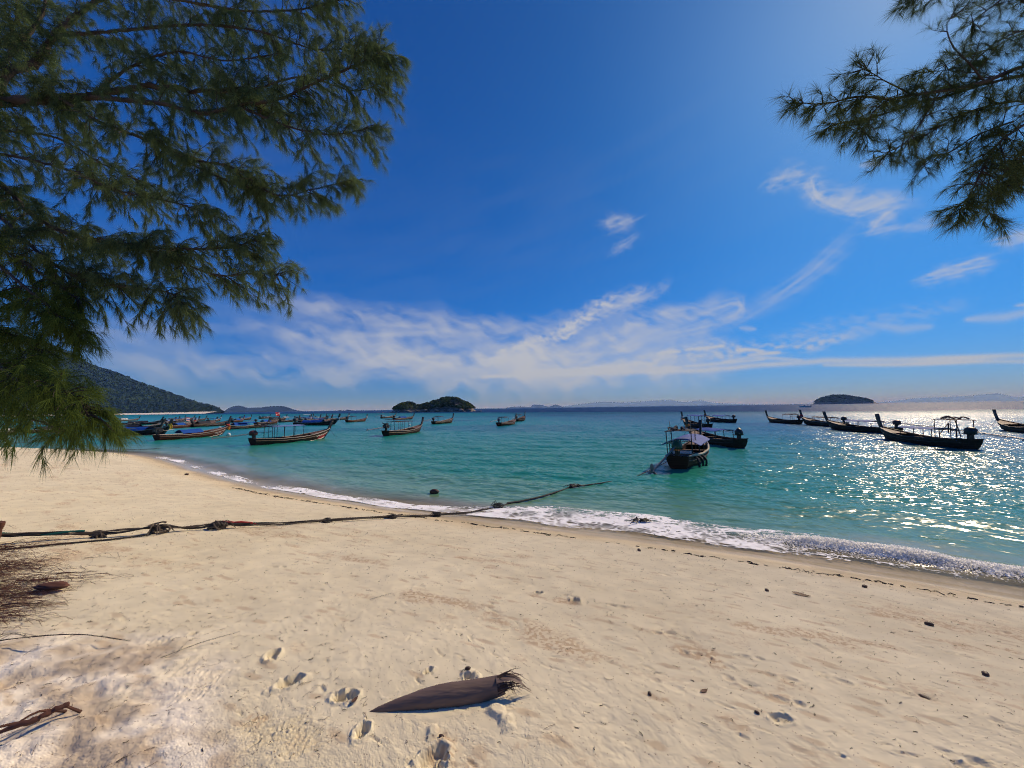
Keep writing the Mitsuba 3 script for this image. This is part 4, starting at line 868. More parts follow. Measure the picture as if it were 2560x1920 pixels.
# ---------------------------------------------------------------- the casuarinas: limbs, side twigs and drooping needle-like branchlets
LEFT_LIMBS = [
('a', [(-11.22,6.6,8.42),(-9.59,6.4,8.36),(-8.74,6.3,8.38),(-7.9,6.2,8.32),(-6.95,6.1,8.29),(-5.88,6,8.36),(-5,5.9,8.18),(-4.13,5.8,8.13)], 0.110, 0.020, 1.00),
('b', [(-9.16,6.4,8.4),(-9.04,6.6,9.21),(-8.82,6.8,9.56),(-8.61,6.9,10.21),(-8.28,7,10.76),(-7.78,7.2,11.5),(-6.82,7.4,12.2)], 0.090, 0.020, 1.00),
('c', [(-7.09,6.1,8.28),(-5.37,5.6,7.73),(-4.48,5.4,7.39),(-3.85,5.2,7.34),(-3.24,5.1,7.32),(-2.62,5,7.49),(-2.02,4.9,7.64),(-1.65,4.9,7.81)], 0.035, 0.008, 1.10),
('d', [(-8.04,6.2,8.3),(-7.64,6.1,8.35),(-6.61,5.9,7.7),(-5.57,5.7,7.21),(-4.78,5.5,6.72),(-4.08,5.4,6.35),(-3.61,5.3,6.16)], 0.035, 0.008, 1.10),
('e', [(-9.94,6.2,7.59),(-8.23,6,6.73),(-7.49,5.8,6.16),(-6.48,5.5,5.65),(-5.5,5.3,5.4),(-4.7,5.2,5.27),(-3.83,5.1,5.23),(-3.39,5,5.3)], 0.045, 0.008, 1.15),
('f', [(-3.85,5.2,7.34),(-3.04,5.1,6.94),(-2.42,5,6.74),(-1.9,4.9,6.73)], 0.016, 0.006, 1.10),
('g', [(-5,5.9,8.18),(-4.06,5.7,8),(-3.15,5.6,8.12),(-2.34,5.5,7.8),(-1.81,5.4,7.83)], 0.018, 0.006, 1.00),
('h', [(-8.61,6.9,10.21),(-6.99,6.6,9.98),(-5.57,6.4,9.85),(-4.3,6.2,9.52),(-3.16,6,8.96),(-2.3,5.9,8.94)], 0.030, 0.007, 1.10),
('i', [(-7.78,7.2,11.5),(-5.93,6.8,10.73),(-4.67,6.5,10.21),(-3.42,6.2,9.91),(-2.67,6,9.88)], 0.030, 0.007, 1.00),
('j', [(-5.57,5.7,7.21),(-4.7,5.5,6.76),(-3.94,5.3,6.49),(-3.27,5.2,6.02),(-2.72,5.1,6.03),(-2.23,5,6.06)], 0.018, 0.006, 1.10),
('k', [(-5.5,5.3,5.4),(-4.77,5.2,5.17),(-4,5.1,4.86),(-3.41,5,4.83),(-2.95,4.9,4.77)], 0.016, 0.006, 1.15),
('l', [(-8.83,5.8,6.84),(-7.51,5.5,5.92),(-6.61,5.2,5.32),(-5.82,5,4.85),(-5.12,4.9,4.66),(-4.39,4.8,4.54),(-4.17,4.8,4.4)], 0.030, 0.007, 0.80),
('m', [(-8.26,5.2,5.89),(-6.81,4.8,5.15),(-5.89,4.5,4.61),(-5.3,4.3,4.27),(-4.89,4.2,3.96)], 0.030, 0.007, 0.80),
('n', [(-7.52,4.6,4.12),(-6.08,4.2,3.67),(-5.21,3.9,3.48),(-4.85,3.8,3.3),(-4.46,3.7,3.29),(-4.07,3.6,3.15),(-3.88,3.55,2.94)], 0.028, 0.006, 1.25),
('o', [(-6.08,4.2,3.67),(-5.45,4,3.26),(-5.02,3.9,3.03),(-4.61,3.8,2.92),(-4.3,3.75,2.81)], 0.018, 0.006, 1.20),
('p', [(-9.54,6.1,7.33),(-8.26,6,7.24),(-7.01,5.9,6.88),(-6.04,5.7,6.43),(-4.92,5.5,6.09),(-4.11,5.4,5.77)], 0.030, 0.007, 0.85),
('q', [(-9.48,6.8,9.52),(-9.16,7.1,10.82),(-9.54,7.4,12)], 0.050, 0.010, 1.20),
('r', [(-10.13,6.6,8.4),(-9.08,6.5,8.05),(-7.88,6.4,7.81),(-6.88,6.3,7.23),(-5.83,6.1,6.71)], 0.030, 0.007, 0.75),
('s', [(-10.31,7,9.94),(-9.87,7.2,10.59),(-10.21,7.5,11.64)], 0.040, 0.010, 1.20),
('t', [(-6.95,6.1,8.29),(-6.29,6.1,8.81),(-5.47,6,8.95),(-4.57,5.9,8.69),(-3.79,5.8,8.68)], 0.025, 0.007, 1.10),
('u', [(-7.86,5,4.88),(-6.56,4.7,4.58),(-5.81,4.5,4.3),(-5.32,4.4,4.11),(-4.9,4.3,3.91)], 0.025, 0.006, 0.90),
('v', [(-7.2,4.6,4.28),(-6.17,4.4,4.02),(-5.59,4.3,3.87),(-5.14,4.2,3.69)], 0.020, 0.006, 0.90),
('w', [(-8.75,5.4,5.72),(-7.32,5.1,5.44),(-6.36,4.9,5),(-5.75,4.8,4.63),(-5.35,4.7,4.42)], 0.020, 0.006, 0.90)]
RIGHT_LIMBS = [
('a', [(5.73,3.1,5.98),(4.82,3,5.78),(4.1,2.9,5.6),(3.59,2.8,5.37),(3.19,2.75,5.26),(2.92,2.7,5.19),(2.7,2.65,5.12),(2.42,2.6,5.1),(2.15,2.55,5.01),(1.9,2.5,4.98)], 0.022, 0.003, 1.00),
('b', [(4.81,3,5.71),(4.09,2.9,5.52),(3.78,2.95,5.48),(3.48,2.95,5.39),(3.18,2.95,5.32),(2.87,2.9,5.19),(2.64,2.85,5.11),(2.4,2.8,5.05)], 0.016, 0.003, 1.00),
('c', [(4.47,2.8,5.39),(3.77,2.7,4.98),(3.46,2.65,4.78),(3.25,2.6,4.54),(3.16,2.6,4.38),(3.07,2.6,4.26)], 0.014, 0.003, 1.00),
('d', [(6.43,3.4,7.48),(5.06,3.2,6.47),(4.44,3.1,6.33),(4.15,3,6.33),(3.73,2.9,6.3),(3.26,2.8,6.1),(2.99,2.75,6)], 0.020, 0.003, 0.90),
('e', [(3.59,2.8,5.37),(3.41,2.75,5.49),(3.24,2.7,5.58),(3.22,2.7,5.73),(3.28,2.7,5.82)], 0.007, 0.002, 0.80),
('f', [(2.92,2.7,5.19),(2.76,2.65,5.21),(2.57,2.6,5.25),(2.41,2.55,5.29)], 0.006, 0.002, 0.90),
('g', [(3.19,2.75,5.26),(3.01,2.7,5.04),(2.86,2.65,4.87),(2.75,2.65,4.76),(2.57,2.6,4.68)], 0.006, 0.002, 1.00),
('h', [(3.78,2.8,5.05),(3.43,2.75,4.91),(3.18,2.7,4.76),(2.96,2.65,4.65),(2.83,2.6,4.58)], 0.007, 0.002, 1.00),
('i', [(3.47,2.7,4.71),(3.35,2.65,4.46),(3.33,2.65,4.32),(3.35,2.65,4.23)], 0.006, 0.002, 1.00),
('j', [(4.53,3,5.36),(4.06,3,5.37),(3.7,3,5.29),(3.46,3,5.17),(3.28,3,5.07)], 0.010, 0.002, 1.00),
('k', [(5.16,3.2,6.13),(4.41,3.1,6.09),(4.02,3,5.91),(3.87,3,5.8),(3.62,2.95,5.63),(3.21,2.9,5.54)], 0.010, 0.002, 0.90),
('l', [(4.2,2.8,4.93),(3.8,2.75,4.79),(3.65,2.7,4.65),(3.6,2.7,4.56)], 0.008, 0.002, 1.00),
('m', [(2.7,2.65,5.12),(2.55,2.62,5.01),(2.48,2.6,4.9),(2.42,2.6,4.82)], 0.005, 0.002, 1.00),
('n', [(4.15,3,6.33),(3.91,2.95,6.15),(3.71,2.9,6),(3.66,2.9,5.93)], 0.008, 0.002, 0.80),
('o', [(3.46,2.65,4.78),(3.42,2.6,4.59),(3.38,2.6,4.43)], 0.006, 0.002, 1.00)]

def needles(P, D, r, per, length, droop, width, spread=.42, along=.10):
    """Thin bent needles: per of them from each sprig at P pointing along D."""
    n = len(P)
    D = D / (np.linalg.norm(D, axis=1, keepdims=True) + 1e-9)
    t = r.random((n, per, 1))
    base = P[:, None] + D[:, None] * (t * along)
    d = D[:, None] + spread * r.normal(size=(n, per, 3)); d[..., 2] -= droop * .5
    d /= np.linalg.norm(d, axis=2, keepdims=True)
    L = length * (.55 + .65 * r.random((n, per, 1)))
    g = np.array([0, 0, -1.0])
    mid = base + d * L * .5 + g * L * droop * .10
    tip = base + d * L * .95 + g * L * droop * .42
    w = np.cross(d, r.normal(size=d.shape)); w /= np.linalg.norm(w, axis=2, keepdims=True) + 1e-9; w *= width
    V = np.stack([base + w, base - w, mid + w * .8, mid - w * .8, tip], 2).reshape(-1, 3)
    i = np.arange(n * per) * 5
    return V, np.vstack([np.stack([i, i + 1, i + 3], 1), np.stack([i, i + 3, i + 2], 1), np.stack([i + 2, i + 3, i + 4], 1)])
def bough(tree, name, pts, r0, r1, dens, seed, side, sprig, per, nlen, nwid, droop, leafmat, step, bark='bark', along=.10):
    r = np.random.default_rng(seed)
    L = np.linalg.norm(np.diff(np.array(pts), axis=0), axis=1).sum()
    n = max(10, int(L / .07)); c = curve(pts, n); rad = np.linspace(r0, r1, n) * (1 + .10 * r.normal(size=n))
    c[1:-1] += r.normal(size=(n - 2, 3)) * r1 * .5
    k = part(tree, 'branch'); scene[k] = mikit.ply(tube(c, rad, 8), bark, smooth=60)
    T_ = np.gradient(c, axis=0); T_ /= np.linalg.norm(T_, axis=1, keepdims=True)
    m = int(L / step * dens); at = np.sort(r.uniform(.06, 1.0, m)); at = np.r_[at, np.linspace(.93, 1, 5)]
    idx = np.clip((at * (n - 1)).astype(int), 0, n - 1)
    twig_tubes, SP, SD = [], [], []
    for j, a in zip(idx, at):
        t = T_[j]; v = r.normal(size=3); v -= t * (v @ t); v /= np.linalg.norm(v)
        d = t * r.uniform(.35, 1.0) + v * r.uniform(.45, 1.0); d[2] += .12; d /= np.linalg.norm(d)
        ln = side * r.uniform(.45, 1.15) * (1 - .45 * a) 
        if a > .97: d = t + .35 * v; ln = side * .45
        q = np.linspace(0, 1, 7)[:, None]
        p = c[j] + d * ln * q + np.array([0, 0, -1]) * ln * .30 * droop * q ** 2 + v * ln * .08 * np.sin(q * 3)
        twig_tubes.append(tube(p, np.linspace(.0065, .0022, 7) * (1 if side > .4 else .6), 4, caps=False))
        s = max(3, int(ln / sprig)); u = np.linspace(.15, 1, s); u = np.clip(u + r.normal(size=s) * .03, 0, 1)
        P = np.stack([np.interp(u, q[:, 0], p[:, kk]) for kk in range(3)], 1)
        tt = np.gradient(P, axis=0); tt /= np.linalg.norm(tt, axis=1, keepdims=True) + 1e-9
        SP.append(P); SD.append(tt + .55 * r.normal(size=P.shape) + np.array([0, 0, -.25 * droop]))
    scene[part(k, 'twigs')] = mikit.ply(join(twig_tubes), 'twig_mat'); tag(list(scene)[-1], kind='stuff')
    V, F = needles(np.vstack(SP), np.vstack(SD), r, per, nlen, droop, nwid, along=along)
    scene[part(k, 'needles')] = mikit.ply((V, F), leafmat); tag(list(scene)[-1], kind='stuff')
    return len(F)

total = 0
tag('casuarina_tree', 'large casuarina tree at left with long drooping grey green boughs over the beach', 'tree', 'casuarina trees framing the view')
tr = curve([(-12.4, 7.2, .6), (-12.2, 7.1, 3.0), (-11.7, 6.9, 5.5), (-11.3, 6.7, 8.0), (-10.6, 6.9, 10.5), (-10.0, 7.2, 13)], 40)
scene['casuarina_tree__trunk'] = mikit.ply(tube(tr, np.linspace(.34, .12, 40) * (1 + .06 * np.sin(np.arange(40) * 1.7)), 14), 'bark', smooth=60)
for i, (nm, pts, r0, r1, dens) in enumerate(LEFT_LIMBS):
    pts = list(pts)
    if pts[0][0] < -6.6 and nm in 'aelmnoprsuvw':                      # springs from the trunk
        z = min(max(pts[0][2] - .7, 1.8), 9.5); j = np.abs(tr[:, 2] - z).argmin(); pts = [tuple(tr[j])] + pts
    low = nm in 'mnouvw'
    total += bough('casuarina_tree', nm, pts, r0, r1, dens, 100 + i, .62 if not low else .46, .062, 40 if not low else 26, .135 if not low else .15, .0018, .9, 'needles_fresh' if low else 'needles_old', .049 if not low else .085)
r_ = np.random.default_rng(8)                                        # the boughs on its other sides, outside the picture
for i in range(13):
    j = int(10 + i * 2.2); a = r_.uniform(2.0, 5.2); L = 4.2 * (1 - .55 * (j - 10) / 30); p0 = tr[j]; d_ = np.array([math.cos(a), math.sin(a) * .8, 0])
    total += bough('casuarina_tree', 'back', [tuple(p0), tuple(p0 + d_ * L * .4 + [0, 0, .55]), tuple(p0 + d_ * L * .75 + [0, 0, .55]), tuple(p0 + d_ * L + [0, 0, .25])], .06, .008, .6, 500 + i, .8, .09, 24, .17, .0026, .9, 'needles_old', .075)
tag('casuarina_tree_001', 'casuarina boughs with dark needle tufts reaching in at the top right corner', 'tree', 'casuarina trees framing the view')
tr2 = curve([(8.6, 2.2, .3), (8.4, 2.3, 2.5), (8.0, 2.6, 4.6), (7.7, 2.9, 6.5), (7.6, 3.0, 8.5)], 30)
scene['casuarina_tree_001__trunk'] = mikit.ply(tube(tr2, np.linspace(.24, .09, 30), 12), 'bark', smooth=60)
for i, (nm, pts, r0, r1, dens) in enumerate(RIGHT_LIMBS):
    pts = [(x + .06, y, z + .07) for x, y, z in pts]
    if nm in 'abcdjkl':
        z = pts[0][2] - .5; j = np.abs(tr2[:, 2] - z).argmin(); pts = [tuple(tr2[j]), ((tr2[j][0] + pts[0][0]) / 2, (tr2[j][1] + pts[0][1]) / 2, (tr2[j][2] + pts[0][2]) / 2 + .15)] + pts
    total += bough('casuarina_tree_001', nm, pts, r0, r1, dens, 300 + i,   .22, .052, 30, .115, .0009, .35, 'needles_right', .060, 'twig_mat', .03)
print('needle triangles', total)

# ---------------------------------------------------------------- the thick mooring rope across the sand and its knots
def on(x, y, up=0.): return (x, y, max(ground(x, y), 0.) + up)
r = np.random.default_rng(12)
path = [(-8.3, 5.35, .42), (-7.72, 5.85, .16), (-7.2, 6.12, .10), (-6.62, 6.42, .08), (-6.1, 6.75, .11), (-5.75, 6.98, .05), (-5.42, 7.22, .08), (-4.83, 7.65, .05), (-3.98, 8.35, .05), (-2.95, 9.45, .05), (-2.08, 10.55, .05), (-1.3, 11.2, .045), (-.62, 11.75, .03), (-.2, 12.2, .02)]
core = curve([on(x, y, h) for x, y, h in path], 220)
tag('mooring_rope', 'knotted dark mooring ropes running from the left edge across the sand into the water', 'rope')
T_ = np.gradient(core, axis=0); T_ /= np.linalg.norm(T_, axis=1, keepdims=True); side = np.cross(T_, [0, 0, 1.]); side /= np.linalg.norm(side, axis=1, keepdims=True); upv = np.cross(side, T_)
q = np.linspace(0, 1, 220)
for k in range(5):
    ph = k * 1.26 + q * (26 + 5 * k) + .8 * np.sin(q * 17 + k); rad = (.024 + .012 * np.sin(q * 31 + 2 * k)) * (1.25 - .3 * q)
    c = core + side * (np.cos(ph) * rad)[:, None] + upv * (np.sin(ph) * rad * .7)[:, None]
    c[:, 2] = np.maximum(c[:, 2], [ground(a, b) + .012 if b < 11.5 else 0.01 for a, b in c[:, :2]])
    mat = 'rope_green' if k == 4 else 'rope_mat' if k % 2 else 'rope_dark'
    cc = c[:44] if k == 4 else c
    scene[part('mooring_rope', 'strand')] = mikit.ply(tube(cc, .013 if k < 4 else .017, 6), mat, smooth=60)
    if k == 4: labels[list(scene)[-1]] = {'label': 'teal green rope at the left end'}
loose_ = curve([(-8.0, 5.4, ground(-7.9, 5.4) + .05)] + [on(x, y - .30, .02) for x, y in ((-7.4, 5.75), (-6.8, 6.15), (-6.35, 6.55), (-6.1, 6.9))], 40)
scene[part('mooring_rope', 'strand')] = mikit.ply(tube(loose_, .014, 6), 'rope_dark', smooth=60)
def knot(x, y, size, seed, mat, tails=3, label=None):
    size *= .78
    rr_ = np.random.default_rng(seed); c0 = np.array(on(x, y, size * .55)); ms = []
    for k in range(9):
        a, b = rr_.normal(size=3), rr_.normal(size=3); a /= np.linalg.norm(a); b -= a * (a @ b); b /= np.linalg.norm(b)
        th = np.linspace(0, 5.2, 16); R_ = size * rr_.uniform(.55, 1.0)
        p = c0 + R_ * (np.cos(th)[:, None] * a * np.array([1.5, 1.2, .62]) + np.sin(th)[:, None] * b * np.array([1.4, 1.1, .6])) + rr_.normal(size=3) * size * .25
        ms.append(tube(p, rr_.uniform(.010, .017), 6))
    for k in range(tails):
        d = rr_.normal(size=2); d /= np.hypot(*d); L = size * rr_.uniform(1.4, 2.6)
        p = [c0, c0 + [d[0] * L * .5, d[1] * L * .5, size * rr_.uniform(.2, 1.3)], np.array(on(x + d[0] * L, y + d[1] * L, .02))]
        ms.append(tube(curve(p, 9), .008, 5))
    key = part('mooring_rope', 'knot'); scene[key] = mikit.ply(join(ms), mat, smooth=60)
    if label: labels[key] = {'label': label}
knot(-6.10, 6.75, .15, 3, 'rope_mat', 5, 'big tangled knot of brown rope with loose ends'); knot(-5.42, 7.22, .14, 4, 'rope_mat', 2, 'second tangled knot wound with red cloth')
knot(-3.98, 8.35, .09, 5, 'rope_dark', 1); knot(-2.95, 9.45, .10, 6, 'rope_dark', 1); knot(-2.08, 10.55, .12, 7, 'rope_dark', 1); knot(-.5, 11.85, .14, 8, 'rope_dark', 2); knot(-6.72, 6.36, .09, 9, 'rope_mat', 2)
red = curve([on(-5.38, 7.25, .13), on(-5.22, 7.36, .10), on(-5.05, 7.48, .10), on(-4.95, 7.56, .06)], 14)
scene[part('mooring_rope', 'red_cloth')] = mikit.ply(tube(red + r.normal(size=red.shape) * .008, [.012, .018, .022, .018, .024, .018, .02, .022, .018, .02, .018, .016, .014, .01], 7), 'float_red')
labels[list(scene)[-1]] = {'label': 'red cloth wound round the rope'}
wet = curve([(-.2, 12.2, .02), (.8, 12.98, .03), (1.5, 13.75, .03), (2.24, 14.5, .05), (3.6, 15.5, .0), (5.3, 16.8, .0), (7.7, 18.75, .45)], 60)
wet[:, 2] = np.maximum(wet[:, 2], sea_height(wet[:, 0], wet[:, 1]) + np.interp(np.arange(60), [0, 20, 25, 50, 59], [.025, .02, -.04, -.04, .0]))
scene[part('mooring_rope', 'strand')] = mikit.ply(tube(wet, np.interp(np.arange(60), [0, 25, 59], [.035, .028, .016]), 6), 'rope_dark', smooth=60)
for pts, w in (([(-40.4, 26, .93), (-38.5, 29, .86), (-39.8, 38, .80), (-39.3, 42.6, .62)], 'thin dark line stretched to the red brown boat behind the hanging branch'), ([(-32.7, 22, 1.05), (-33.2, 25, .75), (-30.8, 31, .12), (-29.6, 34.5, -.05)], 'thin dark line stretched low over the far sand at left')):
    key = num('mooring_line'); add(key, mikit.ply(tube(curve(pts, 24), .022, 5), 'rope_dark'), w, 'rope')

# the stakes at the left edge that hold it
for x, y, h, lean, rad, w in ((-7.70, 5.78, .34, (.10, .02), .055, 'short leaning wooden stake at the left edge where the rope is tied'), (-7.92, 5.86, .66, (-.02, .0), .06, 'taller reddish wooden stake at the very left edge')):
    b = np.array(on(x, y, -.1)); t = np.linspace(0, 1, 9)[:, None]
    c = b + t * np.array([lean[0], lean[1], h + .1]); key = num('wooden_stake')
    add(key, mikit.ply(tube(c, rad * (1 + .1 * np.sin(np.arange(9) * 1.9)), 9), 'root_mat', smooth=40), w, 'stake')

# ---------------------------------------------------------------- the palm spathe in the foreground
tag('palm_spathe', 'dry grey brown boat shaped palm spathe with a frayed end lying on the sand', 'palm spathe')
A0, A1 = np.array(on(-.925, 2.545, .012)), np.array(on(-.085, 2.735, .135))
ax = A1 - A0; Ls = np.linalg.norm(ax); ax /= Ls
sidev = np.cross(ax, [0, 0, 1.]); sidev /= np.linalg.norm(sidev); upl = np.cross(sidev, ax)           # sidev points to the viewer
nu, nv = 60, 23; uq, vq = np.meshgrid(np.linspace(0, 1, nu), np.linspace(-1, 1, nv), indexing='ij')
wd = np.interp(uq, [0, .06, .2, .4, .6, .78, .9, 1], [.005, .018, .038, .060, .070, .068, .062, .056])
an = vq * 1.15; tilt = np.radians(38)
rn = wd / np.sin(1.15); rim_ = 1 + .04 * FB(uq * 14, vq * 2, 3, 3)
loc_y = (np.sin(an) * rn) * rim_; loc_n = (np.cos(an) - math.cos(1.15)) * rn * .95
cd = sidev * math.sin(tilt + .25) + upl * math.cos(tilt + .25); ce = -sidev * math.cos(tilt + .25) + upl * math.sin(tilt + .25)
cen = A0 + ax * (uq * Ls)[..., None]
cen = cen + np.array([0, 0, 1.]) * (np.interp(uq, [0, .5, 1], [.012, .030, .0]) + wd * .35 + .01 * FB(uq * 5, vq * 0, 2, 7))[..., None]
outer = cen + ce * loc_y[..., None] + cd * loc_n[..., None]
outer += cd * (.0035 * FB(uq * 40, vq * 9, 3, 4))[..., None]
gz = np.array([[ground(a, b) for a, b, _ in row[[4, 11, 19]]] for row in outer]).mean(1)
sh_ = (gz - outer[..., 2].min(1)) - .004 + np.interp(np.linspace(0, 1, nu), [0, .7, 1], [0, .0, .03])
sh_ = np.polyval(np.polyfit(np.linspace(0, 1, nu), sh_, 3), np.linspace(0, 1, nu)) - .006
outer[..., 2] += sh_[:, None]
Vo = outer.reshape(-1, 3); inner = (outer - cd * .006 * np.cos(an)[..., None]).reshape(-1, 3); m_ = len(Vo); F_ = grid_faces(nu, nv)
rim = np.r_[np.arange(nv), np.arange(1, nu) * nv + nv - 1, (nu - 1) * nv + np.arange(nv - 2, -1, -1), np.arange(nu - 2, 0, -1) * nv]; jj = np.roll(rim, -1)
scene['palm_spathe__sheath'] = mikit.ply((np.vstack([Vo, inner]), np.vstack([F_, F_[:, ::-1] + m_, np.stack([rim, rim + m_, jj + m_], 1), np.stack([rim, jj + m_, jj], 1)])), 'spathe_mat', smooth=40)
end = outer[-1]; fib = []; fib2 = []
for k in range(46):                                                # frayed fibres at its torn end
    a = end[int(r.integers(3, nv - 1))]; d = ax * r.uniform(.6, 1.1) + r.normal(size=3) * .22; L = r.uniform(.07, .17)
    p = np.array([a - ax * .05, a + d * L * .5, a + d * L - np.array([0, 0, L * r.uniform(.15, .75)])]); p[:, 2] = np.maximum(p[:, 2], ground(p[1][0], p[1][1]) + .01)
    (fib if k % 3 else fib2).append(tube(curve(p, 7), np.linspace(.0065, .0012, 7) * r.uniform(.5, 1.25), 5, flat=.5))
scene['palm_spathe__fibres'] = mikit.ply(join(fib), 'fibre_mat'); tag('palm_spathe__fibres', 'frayed dark fibres at the torn end', kind='stuff')
scene['palm_spathe__strips'] = mikit.ply(join(fib2), 'spathe_mat'); tag('palm_spathe__strips', kind='stuff')
tongue = curve([end[16] - ax * .05, end[14] + ax * .05 + [0, 0, .004], end[12] + ax * .12 - [0, 0, .03]], 10)
scene['palm_spathe__tongue'] = mikit.ply(tube(tongue, np.linspace(.036, .024, 10), 9, flat=.2), 'spathe_mat', smooth=50)

# ---------------------------------------------------------------- roots and brushwood at the left edge
def root_clump(key, x, y, wx, n, Lm, label, up=.10, seed=0):
    rr_ = np.random.default_rng(seed); tag(key, label, 'roots', 'root mats washed bare at the left edge'); ms = [[], []]; n = int(n * 1.5); Lm = Lm * .62; x = x - .45; up *= .35
    for k in range(n):
        a = rr_.normal(.0, .30); L = Lm * rr_.uniform(.4, 1.2); x0, y0 = x + rr_.normal() * wx * .4, y + rr_.normal() * wx * .35
        t = np.linspace(0, 1, 9); px = x0 + np.cos(a) * L * t; py = y0 + np.sin(a) * L * t + .03 * np.sin(t * 6 + k) * L
        pz = np.array([ground(u, v) for u, v in zip(px, py)]) + up * rr_.random() * np.sin(np.pi * np.clip(t * 1.1, 0, 1)) + .008
        c = np.stack([px, py, pz], 1); fat = rr_.random() < .04
        ms[fat].append(tube(c, np.linspace(1, .25, 9) * (rr_.uniform(.006, .010) if fat else rr_.uniform(.0012, .0034)), 6 if fat else 4))
        if not fat:
            for b in range(2):
                i = int(rr_.integers(2, 7)); e = c[i] + np.array([rr_.uniform(.06, .2), rr_.normal() * .09, 0]); e[2] = ground(e[0], e[1]) + .01
                ms[0].append(tube([c[i], (c[i] + e) / 2 + [0, 0, .02], e], .0018, 3))
    scene[key + '__fibres'] = mikit.ply(join(ms[0]), 'root_mat'); tag(key + '__fibres', kind='stuff')
    for q_ in ms[1]: scene[part(key, 'root')] = mikit.ply(q_, 'root_mat', smooth=50)
root_clump(num('root_clump'), -7.25, 5.35, .75, 120, .9, 'reddish root fibres just below the rope end at the left edge', .16, 1)
root_clump(num('root_clump'), -6.1, 4.75, .8, 150, .8, 'dense red brown root mat in the middle of the left edge', .18, 2)
root_clump(num('root_clump'), -5.35, 4.1, .8, 170, .95, 'broad mat of brown roots spreading over the pale sand at left', .12, 3)
root_clump(num('root_clump'), -4.5, 3.55, .6, 60, .7, 'thin tangle of roots lowest at the left edge above the long twig', .08, 4)
def stick(name, pts, r0, r1, label, cat, mat='root_mat', up=.012, branches=0, seed=0):
    key = num(name); rr_ = np.random.default_rng(seed); c = curve([on(x, y, up + h) for x, y, h in pts], 30)
    c[:, 2] = np.maximum(c[:, 2], [ground(a, b) + r1 for a, b in c[:, :2]]); c[1:-1] += rr_.normal(size=(28, 3)) * r0 * .25
    tag(key, label, cat); scene[part(key, 'stem')] = mikit.ply(tube(c, np.linspace(r0, r1, 30) * (1 + .15 * rr_.normal(size=30)), 7), mat, smooth=50)
    for b in range(branches):
        i = int(rr_.integers(6, 26)); a = math.atan2(*(c[i + 1] - c[i])[1::-1]) + rr_.choice([-1, 1]) * rr_.uniform(.4, .8); L = rr_.uniform(.12, .3)
        p = [c[i], c[i] + [math.cos(a) * L * .5, math.sin(a) * L * .5, .02], on(c[i][0] + math.cos(a) * L, c[i][1] + math.sin(a) * L, .01)]
        scene[part(key, 'twig')] = mikit.ply(tube(curve(p, 7), np.linspace(r0 * .45, r1 * .6, 7), 5), mat)
stick('driftwood_branch', [(-3.35, 2.12, .0), (-3.05, 2.20, .03), (-2.80, 2.30, .05), (-2.68, 2.42, .07)], .010, .015, 'reddish driftwood branch at the lower left corner', 'driftwood', branches=4, seed=2)
stick('dry_twig', [(-4.6, 3.02, .0), (-4.0, 3.18, .04), (-3.55, 3.26, .05), (-3.15, 3.27, .01)], .005, .0025, 'long thin dark twig lying over the pale loose sand at left', 'twig', 'twig_mat', branches=3, seed=3)
stick('dry_twig', [(-2.70, 3.05, .0), (-2.55, 3.25, .02), (-2.38, 3.45, .02)], .0025, .0015, 'thin dark twig in a shallow pit left of the first deep footprint', 'twig', 'twig_mat', branches=1, seed=4)
stick('dry_twig', [(-2.35, 1.92, .0), (-2.05, 2.02, .01), (-1.75, 2.06, .0)], .003, .002, 'forked thin twig at the bottom edge left of the centre', 'twig', 'twig_mat', branches=2, seed=5)
stick('dry_twig', [(-1.55, 4.25, .0), (-1.38, 4.42, .0)], .002, .0015, 'single straw on smooth sand between the roots and the rope', 'twig', 'twig_mat', seed=6)
m = blob(.11, 9, .3, 3, (1.5, .7, .3)); m.apply_translation(on(-5.0, 4.28, .05)); add('bark_piece', mikit.ply(m, 'root_mat', smooth=30), 'red brown piece of bark lying among the roots at left', 'bark')

# ---------------------------------------------------------------- small things on the sand and in the shallows
def pod(x, y, s, label, cat='seed pod', mat='nut_mat', sh=(1.2, .8, .7), name='seed_pod', seed=1):
    m = blob(s, seed, .12, 2, sh, 2.0); m.apply_transform(trimesh.transformations.rotation_matrix(seed * 1.3, (0, 0, 1))); m.apply_translation(on(x, y, s * .4))
    add(num(name), mikit.ply(m, mat, smooth=True), label, cat)
pod(3.24, 5.11, .026, 'small dark seed pod beside a footprint well right of the big hole', seed=1)
pod(4.41, 4.26, .032, 'dark brown seed pod on the smooth sand at right', seed=2)
pod(3.74, 3.21, .026, 'reddish seed pod near the right edge', seed=3)
pod(2.91, 2.87, .022, 'flat dark seed pod above the brown scuffed patch at lower right', sh=(1.8, .7, .4), seed=4)
pod(-.36, 2.99, .018, 'tiny dark pod on the sand mound behind the spathe', seed=5)
pod(.92, 2.79, .015, 'tiny dark pod between the spathe and the brown scuffed patch', seed=6)
pod(-.44, 2.36, .014, 'tiny dark pod on the sand in front of the spathe', seed=7)
pod(-14.57, 17.38, .07, 'dark lump on the far wet sand at left', seed=8)
pod(1.56, 2.63, .013, 'tiny dark pod just left of the footprint at lower right', seed=9)
pod(5.0, 5.68, .035, 'dark lump on the weed line at right', seed=10)
pod(2.29, 7.25, .035, 'dark lump on the damp sand below the foam', seed=11)
